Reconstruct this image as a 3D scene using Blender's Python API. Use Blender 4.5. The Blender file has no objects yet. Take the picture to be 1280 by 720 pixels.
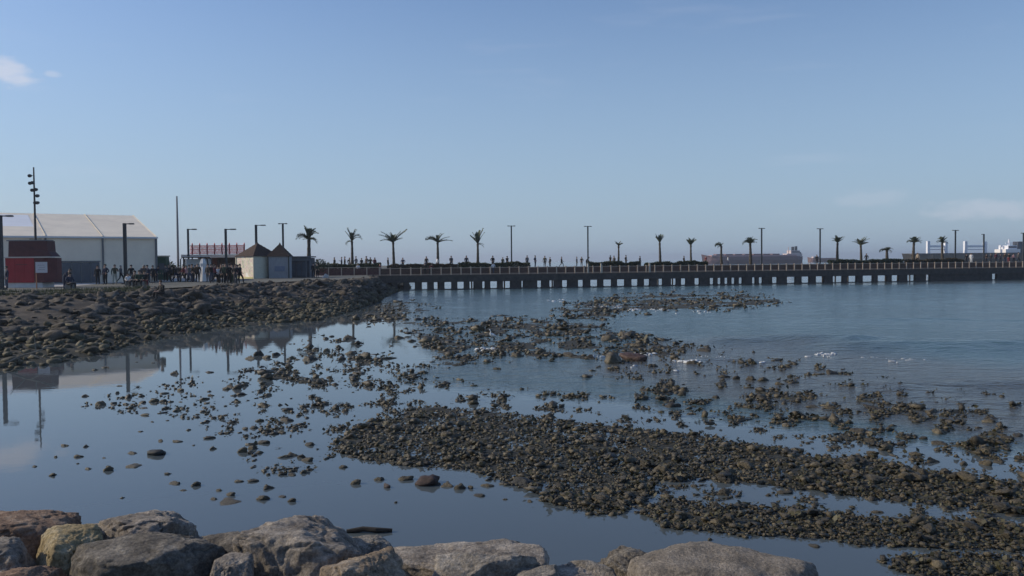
import bpy, bmesh, math, random
import numpy as np
from mathutils import Vector, Matrix

R = math.radians
SC = bpy.context.scene
COL = SC.collection
rnd = random.Random(7)
rng = np.random.default_rng(7)

# ------------------------------------------------------------------ camera
CAM_H = 4.0
F_PX = 1050.0                    # focal length in pixels of a 1280 wide picture
PITCH = math.atan(34 / F_PX)
ROLL = math.atan(0.0083)
_f = np.array([0, math.cos(PITCH), -math.sin(PITCH)])
_r0 = np.array([1.0, 0, 0]); _u0 = np.cross(_r0, _f)
_r = _r0 * math.cos(ROLL) - _u0 * math.sin(ROLL)
_u = _u0 * math.cos(ROLL) + _r0 * math.sin(ROLL)
cam = bpy.data.cameras.new("camera")
cam.sensor_width = 36; cam.lens = 36 * F_PX / 1280
cam.clip_start = 0.1; cam.clip_end = 20000
cam_ob = bpy.data.objects.new("camera", cam); COL.objects.link(cam_ob)
M = Matrix(((_r[0], _u[0], -_f[0], 0), (_r[1], _u[1], -_f[1], 0), (_r[2], _u[2], -_f[2], CAM_H), (0, 0, 0, 1)))
cam_ob.matrix_world = M
SC.camera = cam_ob

def ray(x, y): return _f + _r * ((x - 640) / F_PX) + _u * ((360 - y) / F_PX)
def G(x, y, h=0.0):
    d = ray(x, y); t = (h - CAM_H) / d[2]
    return np.array([d[0] * t, d[1] * t, h])
def PZ(x, y, Z):
    d = ray(x, y); t = Z / d[1]
    return np.array([d[0] * t, Z, CAM_H + d[2] * t])
def HZ(x): return 326 - 0.0083 * (x - 640)            # horizon row
def proj(P):
    q = P - np.array([0, 0, CAM_H]); w = q @ _f
    return 640 + F_PX * (q @ _r) / w, 360 - F_PX * (q @ _u) / w

# ------------------------------------------------------------------ sky, sun, exposure
SUN_EL, SUN_AZ = 27, -82          # azimuth clockwise from +Y: the sun stands to the left
w = bpy.data.worlds.new("World"); SC.world = w; w.use_nodes = True
nt = w.node_tree; nt.nodes.clear()
def N(t, **k):
    n = nt.nodes.new(t)
    for a, b in k.items(): setattr(n, a, b)
    return n
sky = N('ShaderNodeTexSky', sky_type='NISHITA', sun_disc=False)
sky.sun_elevation = R(SUN_EL); sky.sun_rotation = R(SUN_AZ)
sky.air_density = 1.0; sky.dust_density = 1.0; sky.ozone_density = 4.0
bg = N('ShaderNodeBackground'); out = N('ShaderNodeOutputWorld')
bg.inputs[1].default_value = 0.112
tint = N('ShaderNodeMix', data_type='RGBA', blend_type='MULTIPLY'); tint.inputs[0].default_value = 1
tint.inputs[7].default_value = (1.04, 1.08, 1.20, 1)
tc = N('ShaderNodeTexCoord'); sep = N('ShaderNodeSeparateXYZ')
nt.links.new(tc.outputs['Generated'], sep.inputs[0])
hz = N('ShaderNodeMapRange', interpolation_type='SMOOTHSTEP')
hz.inputs[1].default_value = 0.0; hz.inputs[2].default_value = 0.42; hz.inputs[3].default_value = 0.72; hz.inputs[4].default_value = 0.0
nt.links.new(sep.outputs[2], hz.inputs[0])
hmix = N('ShaderNodeMix', data_type='RGBA')
hmix.inputs[7].default_value = (3.25, 4.45, 5.75, 1)       # sea haze low over the horizon
nt.links.new(sky.outputs[0], tint.inputs[6]); nt.links.new(tint.outputs[2], hmix.inputs[6]); nt.links.new(hz.outputs[0], hmix.inputs[0])
# thin clouds: streaks of stretched noise, kept to a few wisps
cmap = N('ShaderNodeMapping'); cmap.inputs['Scale'].default_value = (2.2, 2.2, 16)
cn = N('ShaderNodeTexNoise'); cn.inputs['Scale'].default_value = 2.6; cn.inputs['Detail'].default_value = 5; cn.inputs['Roughness'].default_value = 0.55
nt.links.new(tc.outputs['Generated'], cmap.inputs[0]); nt.links.new(cmap.outputs[0], cn.inputs[0])
cr = N('ShaderNodeMapRange', interpolation_type='SMOOTHSTEP')
cr.inputs[1].default_value = 0.56; cr.inputs[2].default_value = 0.85; cr.inputs[3].default_value = 0; cr.inputs[4].default_value = 0.10
nt.links.new(cn.outputs[0], cr.inputs[0])
last_fac = cr.outputs[0]
def wisp(px, py, wx, wz, amount):
    """a single small cloud standing in the direction of the photo's cloud"""
    global last_fac
    d = ray(px, py); d = d / np.linalg.norm(d)
    sub = N('ShaderNodeVectorMath', operation='SUBTRACT'); sub.inputs[1].default_value = tuple(d)
    nt.links.new(tc.outputs['Generated'], sub.inputs[0])
    n2 = N('ShaderNodeTexNoise'); n2.inputs['Scale'].default_value = 45; n2.inputs['Detail'].default_value = 4
    m2 = N('ShaderNodeMapping'); m2.inputs['Scale'].default_value = (1, 1, 2.5)
    nt.links.new(tc.outputs['Generated'], m2.inputs[0]); nt.links.new(m2.outputs[0], n2.inputs[0])
    scl = N('ShaderNodeVectorMath', operation='MULTIPLY'); scl.inputs[1].default_value = (1 / wx, 1 / wx, 1 / wz)
    nt.links.new(sub.outputs[0], scl.inputs[0])
    ln = N('ShaderNodeVectorMath', operation='LENGTH'); nt.links.new(scl.outputs[0], ln.inputs[0])
    ad = N('ShaderNodeMath', operation='MULTIPLY_ADD'); ad.inputs[1].default_value = -1.5
    nt.links.new(n2.outputs[0], ad.inputs[0]); nt.links.new(ln.outputs['Value'], ad.inputs[2])
    mr = N('ShaderNodeMapRange', interpolation_type='SMOOTHSTEP')
    mr.inputs[1].default_value = 0.35; mr.inputs[2].default_value = -0.45; mr.inputs[3].default_value = 0; mr.inputs[4].default_value = amount
    nt.links.new(ad.outputs[0], mr.inputs[0])
    mx = N('ShaderNodeMath', operation='MAXIMUM')
    nt.links.new(last_fac, mx.inputs[0]); nt.links.new(mr.outputs[0], mx.inputs[1]); last_fac = mx.outputs[0]
wisp(5, 90, 0.034, 0.014, 0.6)
wisp(64, 92, 0.010, 0.004, 0.3)
wisp(1242, 262, 0.075, 0.012, 0.32)
wisp(1090, 248, 0.05, 0.010, 0.14)
cmix = N('ShaderNodeMix', data_type='RGBA'); cmix.inputs[7].default_value = (6.3, 6.4, 7.2, 1)
nt.links.new(last_fac, cmix.inputs[0]); nt.links.new(hmix.outputs[2], cmix.inputs[6])
nt.links.new(cmix.outputs[2], bg.inputs[0]); nt.links.new(bg.outputs[0], out.inputs[0])

sl = bpy.data.lights.new("sun", 'SUN'); sl.energy = 3.3; sl.angle = R(0.55); sl.color = (1, 0.88, 0.68)
so = bpy.data.objects.new("sun", sl); COL.objects.link(so)
sd = Vector((math.sin(R(SUN_AZ)) * math.cos(R(SUN_EL)), math.cos(R(SUN_AZ)) * math.cos(R(SUN_EL)), math.sin(R(SUN_EL))))
so.rotation_euler = sd.to_track_quat('Z', 'Y').to_euler(); so.location = (-60, 0, 60)
SC.view_settings.view_transform = 'Standard'; SC.view_settings.look = 'None'
SC.view_settings.exposure = 0.0; SC.view_settings.gamma = 1.0
SC.render.engine = 'CYCLES'; SC.cycles.max_bounces = 6
SC.cycles.caustics_reflective = False; SC.cycles.caustics_refractive = False

# ------------------------------------------------------------------ noise
def _hash(i, j, k, s):
    n = (i * 374761393 + j * 668265263 + k * 2147483647 + s * 1274126177) & 0xFFFFFFFF
    n = ((n ^ (n >> 13)) * 1274126177) & 0xFFFFFFFF
    n = ((n ^ (n >> 16)) * 2246822519) & 0xFFFFFFFF
    return ((n ^ (n >> 15)) & 0xFFFFFF) / float(0xFFFFFF)
def vnoise(P, seed=0):
    P = np.asarray(P, float); I = np.floor(P).astype(np.int64); f = P - I; f = f * f * (3 - 2 * f); o = 0
    for a in (0, 1):
        for b in (0, 1):
            for c in (0, 1):
                wt = (f[:, 0] if a else 1 - f[:, 0]) * (f[:, 1] if b else 1 - f[:, 1]) * (f[:, 2] if c else 1 - f[:, 2])
                o = o + wt * _hash(I[:, 0] + a, I[:, 1] + b, I[:, 2] + c, seed)
    return o * 2 - 1
def fbm(P, oct=4, seed=0, gain=0.5):
    a, s, o = 1.0, 0.0, 0
    for k in range(oct):
        o = o + a * vnoise(np.asarray(P) * (2.03 ** k) + 17.3 * k, seed + k); s += a; a *= gain
    return o / s
def fbm2(x, y, sc, oct=4, seed=0): return fbm(np.stack([x * sc, y * sc, np.zeros_like(x) + 0.37], 1), oct, seed)
def sstep(a, b, x):
    t = np.clip((x - a) / (b - a), 0, 1); return t * t * (3 - 2 * t)

# ------------------------------------------------------------------ materials
MATS = {}
def mat(name, col, rough=0.75, var=0.25, scale=6.0, bump=0.0, bscale=30.0, metal=0.0, spec=0.4, objvar=0.0, attr=None, stretch=(1, 1, 1)):
    if name in MATS: return MATS[name]
    m = bpy.data.materials.new(name); m.use_nodes = True; t = m.node_tree; L = t.links.new
    b = t.nodes['Principled BSDF']
    b.inputs['Roughness'].default_value = rough; b.inputs['Metallic'].default_value = metal
    b.inputs['Specular IOR Level'].default_value = spec
    co = t.nodes.new('ShaderNodeTexCoord'); mp = t.nodes.new('ShaderNodeMapping'); mp.inputs['Scale'].default_value = stretch
    L(co.outputs['Object'], mp.inputs[0])
    n = t.nodes.new('ShaderNodeTexNoise'); n.inputs['Scale'].default_value = scale; n.inputs['Detail'].default_value = 6; n.inputs['Roughness'].default_value = 0.65
    L(mp.outputs[0], n.inputs[0])
    r = t.nodes.new('ShaderNodeValToRGB'); e = r.color_ramp.elements
    e[0].position = 0.3; e[1].position = 0.72
    e[0].color = tuple(c * (1 - var) for c in col) + (1,); e[1].color = tuple(min(1, c * (1 + var)) for c in col) + (1,)
    L(n.outputs[0], r.inputs[0]); cur = r.outputs[0]
    if objvar or attr:
        if attr:
            a = t.nodes.new('ShaderNodeAttribute'); a.attribute_name = attr; src = a.outputs['Fac']
        else:
            a = t.nodes.new('ShaderNodeObjectInfo'); src = a.outputs['Random']
        mr = t.nodes.new('ShaderNodeMapRange'); v = objvar or 0.5
        mr.inputs[3].default_value = 1 - v; mr.inputs[4].default_value = 1 + v
        L(src, mr.inputs[0])
        mx = t.nodes.new('ShaderNodeMix'); mx.data_type = 'RGBA'; mx.blend_type = 'MULTIPLY'; mx.inputs[0].default_value = 1
        L(cur, mx.inputs[6]); L(mr.outputs[0], mx.inputs[7]); cur = mx.outputs[2]
    L(cur, b.inputs['Base Color'])
    if bump:
        n2 = t.nodes.new('ShaderNodeTexNoise'); n2.inputs['Scale'].default_value = bscale; n2.inputs['Detail'].default_value = 5
        L(mp.outputs[0], n2.inputs[0])
        bp = t.nodes.new('ShaderNodeBump'); bp.inputs['Strength'].default_value = bump; bp.inputs['Distance'].default_value = 0.03
        L(n2.outputs[0], bp.inputs['Height']); L(bp.outputs[0], b.inputs['Normal'])
    MATS[name] = m; return m

def rock_mat(name, cols, scale, bump=0.6, bscale=12, rough=0.85, rnd_attr=None, v=0.35, wet=None, spec=0.3, dist=0.04):
    """rock: three colours over noise, per-stone variation, fine random speckle; wet = (z0, z1) darkens below the tide mark"""
    m = bpy.data.materials.new(name); m.use_nodes = True; t = m.node_tree; L = t.links.new
    b = t.nodes['Principled BSDF']; b.inputs['Roughness'].default_value = rough; b.inputs['Specular IOR Level'].default_value = spec
    co = t.nodes.new('ShaderNodeTexCoord')
    src = co.outputs['Object']
    if rnd_attr is None:
        oi = t.nodes.new('ShaderNodeObjectInfo'); rv = oi.outputs['Random']
    else:
        at = t.nodes.new('ShaderNodeAttribute'); at.attribute_name = rnd_attr; rv = at.outputs['Fac']
    add = t.nodes.new('ShaderNodeVectorMath'); add.operation = 'MULTIPLY_ADD'
    cx = t.nodes.new('ShaderNodeCombineXYZ'); L(rv, cx.inputs[0]); L(rv, cx.inputs[2])
    add.inputs[1].default_value = (37, 37, 37); L(cx.outputs[0], add.inputs[0]); L(src, add.inputs[2])
    n = t.nodes.new('ShaderNodeTexNoise'); n.inputs['Scale'].default_value = scale; n.inputs['Detail'].default_value = 8; n.inputs['Roughness'].default_value = 0.68
    L(add.outputs[0], n.inputs[0])
    r = t.nodes.new('ShaderNodeValToRGB'); e = r.color_ramp.elements
    e[0].position = 0.32; e[0].color = cols[0] + (1,); e[1].position = 0.7; e[1].color = cols[2] + (1,)
    k = r.color_ramp.elements.new(0.5); k.color = cols[1] + (1,)
    L(n.outputs[0], r.inputs[0])
    mr = t.nodes.new('ShaderNodeMapRange'); mr.inputs[3].default_value = 1 - v; mr.inputs[4].default_value = 1 + v; L(rv, mr.inputs[0])
    mx = t.nodes.new('ShaderNodeMix'); mx.data_type = 'RGBA'; mx.blend_type = 'MULTIPLY'; mx.inputs[0].default_value = 1
    L(r.outputs[0], mx.inputs[6]); L(mr.outputs[0], mx.inputs[7]); cur = mx.outputs[2]
    n3 = t.nodes.new('ShaderNodeTexNoise'); n3.inputs['Scale'].default_value = scale * 9; n3.inputs['Detail'].default_value = 4; n3.inputs['Roughness'].default_value = 0.7
    L(add.outputs[0], n3.inputs[0])
    m3 = t.nodes.new('ShaderNodeMapRange'); m3.inputs[1].default_value = 0.35; m3.inputs[2].default_value = 0.65; m3.inputs[3].default_value = 0.62; m3.inputs[4].default_value = 1.3
    L(n3.outputs[0], m3.inputs[0])
    mx3 = t.nodes.new('ShaderNodeMix'); mx3.data_type = 'RGBA'; mx3.blend_type = 'MULTIPLY'; mx3.inputs[0].default_value = 1
    L(cur, mx3.inputs[6]); L(m3.outputs[0], mx3.inputs[7]); cur = mx3.outputs[2]
    if wet:
        ge = t.nodes.new('ShaderNodeNewGeometry'); sp = t.nodes.new('ShaderNodeSeparateXYZ'); L(ge.outputs['Position'], sp.inputs[0])
        nz = t.nodes.new('ShaderNodeTexNoise'); nz.inputs['Scale'].default_value = 0.7; nz.inputs['Detail'].default_value = 4; L(ge.outputs['Position'], nz.inputs[0])
        ma = t.nodes.new('ShaderNodeMath'); ma.operation = 'MULTIPLY_ADD'; ma.inputs[1].default_value = -0.7; L(nz.outputs[0], ma.inputs[0]); L(sp.outputs[2], ma.inputs[2])
        wr = t.nodes.new('ShaderNodeMapRange'); wr.inputs[1].default_value = wet[0] - 0.35; wr.inputs[2].default_value = wet[1] - 0.35; L(ma.outputs[0], wr.inputs[0])
        wm = t.nodes.new('ShaderNodeMix'); wm.data_type = 'RGBA'; wm.inputs[6].default_value = wet[2] + (1,)
        L(wr.outputs[0], wm.inputs[0]); L(cur, wm.inputs[7]); cur = wm.outputs[2]
    L(cur, b.inputs['Base Color'])
    if bump:
        n2 = t.nodes.new('ShaderNodeTexNoise'); n2.inputs['Scale'].default_value = bscale; n2.inputs['Detail'].default_value = 8; n2.inputs['Roughness'].default_value = 0.7
        L(add.outputs[0], n2.inputs[0])
        bp = t.nodes.new('ShaderNodeBump'); bp.inputs['Strength'].default_value = bump; bp.inputs['Distance'].default_value = dist
        L(n2.outputs[0], bp.inputs['Height']); L(bp.outputs[0], b.inputs['Normal'])
    MATS[name] = m; return m

# ------------------------------------------------------------------ mesh builder and tags
class MB:
    def __init__(s): s.v = []; s.f = []
    def add(s, v, f):
        o = len(s.v); s.v += [tuple(p) for p in v]; s.f += [tuple(i + o for i in q) for q in f]; return s
    def box(s, c, d, rz=0.0, taper=1.0):
        x, y, z = d[0] / 2, d[1] / 2, d[2] / 2; cs, sn = math.cos(rz), math.sin(rz); v = []
        for k, (a, b, e) in enumerate([(-1, -1, -1), (1, -1, -1), (1, 1, -1), (-1, 1, -1), (-1, -1, 1), (1, -1, 1), (1, 1, 1), (-1, 1, 1)]):
            t = taper if e > 0 else 1; px, py = a * x * t, b * y * t
            v.append((c[0] + px * cs - py * sn, c[1] + px * sn + py * cs, c[2] + e * z))
        return s.add(v, [(0, 3, 2, 1), (4, 5, 6, 7), (0, 1, 5, 4), (1, 2, 6, 5), (2, 3, 7, 6), (3, 0, 4, 7)])
    def tube(s, pts, rad, n=6, caps=True):
        pts = [Vector(p) for p in pts]; rad = rad if isinstance(rad, (list, tuple)) else [rad] * len(pts); v = []
        for i, p in enumerate(pts):
            d = (pts[min(i + 1, len(pts) - 1)] - pts[max(i - 1, 0)]).normalized()
            a = d.cross(Vector((0, 0, 1)) if abs(d.z) < .9 else Vector((1, 0, 0))).normalized(); b = d.cross(a)
            for k in range(n):
                q = 2 * math.pi * k / n; v.append(p + (a * math.cos(q) + b * math.sin(q)) * rad[i])
        f = [(i * n + k, i * n + (k + 1) % n, (i + 1) * n + (k + 1) % n, (i + 1) * n + k) for i in range(len(pts) - 1) for k in range(n)]
        if caps: f += [tuple(range(n - 1, -1, -1)), tuple((len(pts) - 1) * n + k for k in range(n))]
        return s.add(v, f)
    def quad(s, a, b, c, d): return s.add([a, b, c, d], [(0, 1, 2, 3)])
    def mesh(s, name, m):
        me = bpy.data.meshes.new(name); me.from_pydata(s.v, [], s.f); me.update()
        for q in (m if isinstance(m, (list, tuple)) else [m]): me.materials.append(q)
        return me
    def build(s, name, m, parent=None, smooth=False):
        return link(name, s.mesh(name, m), parent, smooth)
def link(name, me, parent=None, smooth=False):
    o = bpy.data.objects.new(name, me); COL.objects.link(o)
    if parent: o.parent = parent
    if smooth: me.polygons.foreach_set('use_smooth', [True] * len(me.polygons))
    return o
def empty(name, loc=(0, 0, 0), rz=0.0, label=None, cat=None, group=None):
    o = bpy.data.objects.new(name, None); COL.objects.link(o); o.location = loc; o.rotation_euler = (0, 0, rz); o.empty_display_size = 0.2
    return tag(o, label, cat, group)
def tag(o, label=None, cat=None, group=None, kind=None):
    for k, v in (('label', label), ('category', cat), ('group', group), ('kind', kind)):
        if v: o[k] = v
    return o
def np_mesh(name, V, Fc, m, smooth=False, attrs=None):
    V = np.asarray(V, np.float32); Fc = np.asarray(Fc, np.int32); k = Fc.shape[1]
    me = bpy.data.meshes.new(name); me.vertices.add(len(V)); me.vertices.foreach_set('co', V.ravel())
    me.loops.add(Fc.size); me.loops.foreach_set('vertex_index', Fc.ravel())
    me.polygons.add(len(Fc)); me.polygons.foreach_set('loop_start', np.arange(0, Fc.size, k, dtype=np.int32))
    me.polygons.foreach_set('loop_total', np.full(len(Fc), k, np.int32))
    if smooth: me.polygons.foreach_set('use_smooth', np.ones(len(Fc), bool))
    me.update(calc_edges=True)
    for an, av in (attrs or {}).items():
        a = me.attributes.new(an, 'FLOAT', 'POINT'); a.data.foreach_set('value', np.asarray(av, np.float32))
    me.materials.append(m); return me
_ico = {}
def ico(sub):
    if sub not in _ico:
        bm = bmesh.new(); bmesh.ops.create_icosphere(bm, subdivisions=sub, radius=1)
        bm.verts.ensure_lookup_table()
        _ico[sub] = (np.array([v.co[:] for v in bm.verts]), np.array([[v.index for v in f.verts] for f in bm.faces])); bm.free()
    return _ico[sub]
def rock_verts(sub, seed, planes=9, cut=(0.62, 0.95), lump=0.18, fine=0.0, crack=0.0):
    """unit rock: a sphere cut by random planes, then roughened"""
    V, Fc = ico(sub); r_ = np.random.default_rng(seed)
    n = r_.normal(size=(planes, 3)); n /= np.linalg.norm(n, axis=1)[:, None]; d = r_.uniform(*cut, planes)
    q = V @ n.T; rr = np.where(q > 1e-3, d / np.maximum(q, 1e-3), 9).min(1); rr = np.minimum(rr, 1.0)
    rr = rr * (1 + lump * fbm(V * 1.7 + seed, 3, seed))
    if fine: rr = rr * (1 + fine * fbm(V * 6 + seed, 5, seed + 9, 0.62))
    if crack:
        c = np.abs(fbm(V * 3.1 + seed * 1.7, 4, seed + 31)); rr = rr * (1 - crack * np.exp(-(c / 0.05) ** 2))
    return V * rr[:, None], Fc

# ================================================================== THE SETTING
# ---- shore line of the promenade: picture column -> crest row (z 2.2) and toe row (z 0)
ST = [(-170, 373, 489), (-60, 369, 468), (0, 366, 458), (60, 365, 450), (120, 363, 439), (200, 360, 421), (260, 357, 410), (330, 353, 403), (400, 350, 397), (440, 349, 388), (468, 348, 377)]
crest = [G(a, b, 2.2) for a, b, c in ST]; toe = [G(a, c, 0.0) for a, b, c in ST]
crest = [np.array([-75, 24, 2.2]), np.array([-60, 34, 2.2])] + crest + [np.array([-19.6, 113, 2.05]), np.array([-20.5, 122, 2.1]), np.array([-24, 150, 2.2])]
toe = [np.array([-60, 8, 0]), np.array([-40, 21, 0])] + toe + [np.array([-15.6, 110.5, 0]), np.array([-15.6, 124, 0]), np.array([-19, 150, 0])]
crest, toe = np.array(crest), np.array(toe)
_cl = np.concatenate([[0], np.cumsum(np.linalg.norm(np.diff((crest + toe) / 2, axis=0)[:, :2], axis=1))])
def emb(s, t):
    """s in metres along the shore, t 0 = crest, 1 = toe; a steep upper face, then a low shelf of cobbles"""
    s = np.asarray(s, float); t = np.asarray(t, float)
    c = np.stack([np.interp(s, _cl, crest[:, k]) for k in range(3)], 1); e = np.stack([np.interp(s, _cl, toe[:, k]) for k in range(3)], 1)
    P = c + (e - c) * t[:, None]
    tt = np.array([-1, 0, .15, .55, .75, 1.0, 1.15, 1.6]); zz = np.array([0, 0, .10, .62, .82, .97, 1.08, 1.22])
    P[:, 2] = c[:, 2] * (1 - np.interp(t, tt, zz))
    return P
M_bank = rock_mat("shore_rubble", ((.035, .027, .019), (.08, .063, .045), (.14, .112, .08)), 1.2, 0.9, 3.0, wet=(0.15, 0.9, (.028, .027, .018)))
ns, ntt = 330, 34
S_, T_ = np.meshgrid(np.linspace(0, _cl[-1], ns), np.linspace(-0.12, 1.5, ntt), indexing='ij')
P = emb(S_.ravel(), T_.ravel())
P[:, 2] += 0.22 * fbm2(P[:, 0], P[:, 1], 0.6, 4, 3) * sstep(0.04, 0.16, T_.ravel()) - .06 * (T_.ravel() < .065)
I = np.arange(ns * ntt).reshape(ns, ntt)
Fq = np.stack([I[:-1, :-1], I[1:, :-1], I[1:, 1:], I[:-1, 1:]], -1).reshape(-1, 4)
tag(link("embankment", np_mesh("embankment", P, Fq, M_bank, True)), kind='structure')

# ---- promenade ground
M_earth = mat("promenade_earth", (.13, .125, .105), .95, .3, .35, .5, 4)
mb = MB(); poly = [(p[0], p[1], 2.2) for p in emb(np.linspace(0, _cl[-1], 160), np.full(160, 0.05))]
land = poly + [(-40, 400, 2.2), (-900, 400, 2.2), (-900, 10, 2.2)]
mb.add(land, [tuple(range(len(land)))[::-1]])
tag(mb.build("promenade_ground", M_earth), kind='structure')
M_pave = mat("pale_paving", (.42, .40, .38), .85, .12, 1.2, .2, 12)
mb = MB(); pv = [PZ(-200, 0, 66), PZ(80, 0, 69), PZ(120, 0, 79), PZ(200, 0, 84), PZ(250, 0, 90), PZ(300, 0, 96), PZ(400, 0, 108), PZ(420, 0, 150), PZ(-300, 0, 150)]
mb.add([(p[0], p[1], 2.206) for p in pv], [tuple(range(len(pv)))])
tag(mb.build("pavement", M_pave), kind='structure')

# ---- reefs of cobbles in the shallows: outlines (picture columns and rows on the water plane) and how dense they lie
REEF = [
 ("near", .97, [(408, 562), (455, 530), (470, 516), (520, 510), (600, 512), (690, 520), (800, 534), (900, 546), (1000, 560), (1050, 572), (1130, 584), (1290, 602), (1420, 612), (1420, 650), (1280, 642), (1180, 632), (1100, 622), (1000, 612), (930, 604), (880, 600), (820, 604), (800, 622), (770, 640), (735, 640), (690, 628), (650, 606), (600, 590), (540, 586), (470, 577)]),
 ("lower", .95, [(808, 640), (850, 626), (930, 631), (1000, 639), (1100, 646), (1200, 652), (1290, 658), (1420, 664), (1420, 700), (1280, 690), (1200, 686), (1100, 682), (1000, 675), (900, 666), (835, 661)]),
 ("corner", .92, [(1105, 700), (1180, 690), (1280, 699), (1420, 705), (1420, 735), (1280, 728), (1130, 716)]),
 ("middle", .89, [(478, 398), (560, 399), (640, 396), (710, 400), (790, 416), (840, 428), (852, 452), (775, 457), (700, 446), (650, 450), (560, 461), (540, 441), (505, 420)]),
 ("cluster", .88, [(404, 460), (425, 440), (462, 438), (477, 452), (464, 466), (425, 471)]),
 ("bar", .95, [(297, 455), (325, 458), (370, 466), (410, 474), (408, 482), (350, 476), (300, 464)]),
 ("bar2", .6, [(380, 473), (440, 469), (510, 474), (545, 484), (470, 488), (400, 484)]),
 ("far", .9, [(690, 386), (750, 370), (860, 364), (940, 366), (985, 377), (940, 386), (840, 390), (770, 400), (700, 398)]),
 ("farleft", .9, [(440, 392), (470, 380), (520, 376), (545, 384), (510, 396), (460, 408)]),
 ("upper", .45, [(430, 508), (520, 488), (660, 484), (800, 490), (920, 510), (1000, 545), (1060, 568), (800, 532), (600, 510)]),
 ("right", .49, [(780, 490), (900, 470), (1060, 468), (1290, 500), (1420, 520), (1420, 610), (1280, 600), (1060, 570), (940, 545)]),
 ("shoal", .38, [(740, 410), (860, 430), (1050, 460), (1040, 490), (860, 480), (740, 470)]),
 ("poolside", .30, [(90, 505), (230, 470), (400, 480), (520, 470), (450, 520), (420, 580), (330, 600), (300, 540)]),
 ("linkage", .42, [(380, 420), (480, 430), (560, 470), (640, 500), (520, 520), (430, 515), (330, 490), (300, 470)]),
 ("gap", .28, [(780, 604), (900, 606), (1000, 616), (1130, 628), (1280, 645), (1280, 655), (1000, 640), (850, 622), (800, 640)]),
]
def poly_sd(x, y, poly, ay=2.6):
    """signed distance (negative inside), rows stretched because the ground is seen at a slant"""
    p = np.array(poly, float); p = p * [1, ay]; q = np.stack([x, y * ay], 1); d = np.full(len(x), 1e9); ins = np.zeros(len(x), bool)
    for a, b in zip(p, np.roll(p, -1, 0)):
        e = b - a; h = np.clip(((q - a) @ e) / (e @ e), 0, 1); d = np.minimum(d, np.linalg.norm(q - a - h[:, None] * e, axis=1))
        c = (a[1] > q[:, 1]) != (b[1] > q[:, 1]); xi = a[0] + (q[:, 1] - a[1]) * e[0] / (e[1] if abs(e[1]) > 1e-9 else 1e-9); ins ^= c & (q[:, 0] < xi)
    return np.where(ins, -d, d)
def reef_density(x, y, P):
    j = fbm2(P[:, 0], P[:, 1], 0.55, 4, 11); j2 = fbm2(P[:, 0], P[:, 1], 1.9, 3, 12); lz = np.log(np.maximum(P[:, 1], 5))
    clump = fbm(np.stack([P[:, 0] / P[:, 1] * 60, lz * 26, 0 * lz], 1), 3, 23)
    out = np.zeros(len(x)); who = np.zeros(len(x), int)
    for k, (nm, dn, pl) in enumerate(REEF):
        sd = poly_sd(x, y, pl) + 20 * j + 14 * j2
        d = dn * sstep(7, -7, sd)
        if dn < .5: d = d * sstep(-.12, .3, clump) * 1.9
        elif dn < .9: d = d * sstep(-.42, .02, clump + .1)
        who = np.where(d > out, k, who); out = np.maximum(out, d)
    return out, who

# ---- sea bed: one sheet to the horizon, rising into the reefs
M_bed = rock_mat("sea_bed_mud", ((.018, .017, .012), (.035, .032, .022), (.055, .05, .034)), 1.5, .6, 8, rough=.7)
gx = np.unique(np.concatenate([[-6000, -2000, -600, -200, -90], np.arange(-50, 100, 1.0), np.arange(-14, 26, .16), [120, 200, 600, 2000, 6000]]))
gy = np.unique(np.concatenate([[-6000, -1000, -200, -30, 0], np.arange(6, 30, .14), np.arange(30, 62, .4), np.arange(62, 140, 1.2), [160, 220, 400, 1000, 3000, 9000]]))
def grid(gx, gy):
    X, Y = np.meshgrid(gx, gy, indexing='ij'); I = np.arange(X.size).reshape(X.shape)
    return X.ravel(), Y.ravel(), np.stack([I[:-1, :-1], I[1:, :-1], I[1:, 1:], I[:-1, 1:]], -1).reshape(-1, 4)
X, Y, Fq = grid(gx, gy)
Zb = np.full(len(X), -.45); sel = (Y > 8) & (Y < 130) & (np.abs(X) < 110)
Pw = np.stack([X[sel], Y[sel], np.zeros(sel.sum())], 1); px, py = proj(Pw)
dn, _ = reef_density(px, py, Pw)
Zb[sel] += .455 * sstep(.35, .9, dn) + .05 * fbm2(X[sel], Y[sel], 1.3, 4, 5) + .05 * fbm2(X[sel], Y[sel], 6.0, 3, 6) * sstep(40, 25, Y[sel])
tag(link("sea_bed", np_mesh("sea_bed", np.stack([X, Y, Zb], 1), Fq, M_bed, True)), kind='structure')

# ---- water
wm = bpy.data.materials.new("water"); wm.use_nodes = True; t = wm.node_tree; L = t.links.new
b = t.nodes['Principled BSDF']; b.inputs['IOR'].default_value = 1.333
ach = t.nodes.new('ShaderNodeAttribute'); ach.attribute_name = 'chop'
atb = t.nodes.new('ShaderNodeAttribute'); atb.attribute_name = 'turbid'
mixc = t.nodes.new('ShaderNodeMix'); mixc.data_type = 'RGBA'
mixc.inputs[6].default_value = (.072, .080, .078, 1); mixc.inputs[7].default_value = (.080, .082, .074, 1)
mixs = t.nodes.new('ShaderNodeMix'); mixs.data_type = 'RGBA'
mixs.inputs[6].default_value = (.082, .100, .108, 1); mixs.inputs[7].default_value = (.060, .140, .168, 1)
L(ach.outputs['Fac'], mixs.inputs[0]); L(mixs.outputs[2], mixc.inputs[6])
L(atb.outputs['Fac'], mixc.inputs[0]); L(mixc.outputs[2], b.inputs['Base Color'])
rr = t.nodes.new('ShaderNodeMapRange'); rr.inputs[3].default_value = 0.015; rr.inputs[4].default_value = 0.16
L(ach.outputs['Fac'], rr.inputs[0]); L(rr.outputs[0], b.inputs['Roughness'])
co = t.nodes.new('ShaderNodeTexCoord')
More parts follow.
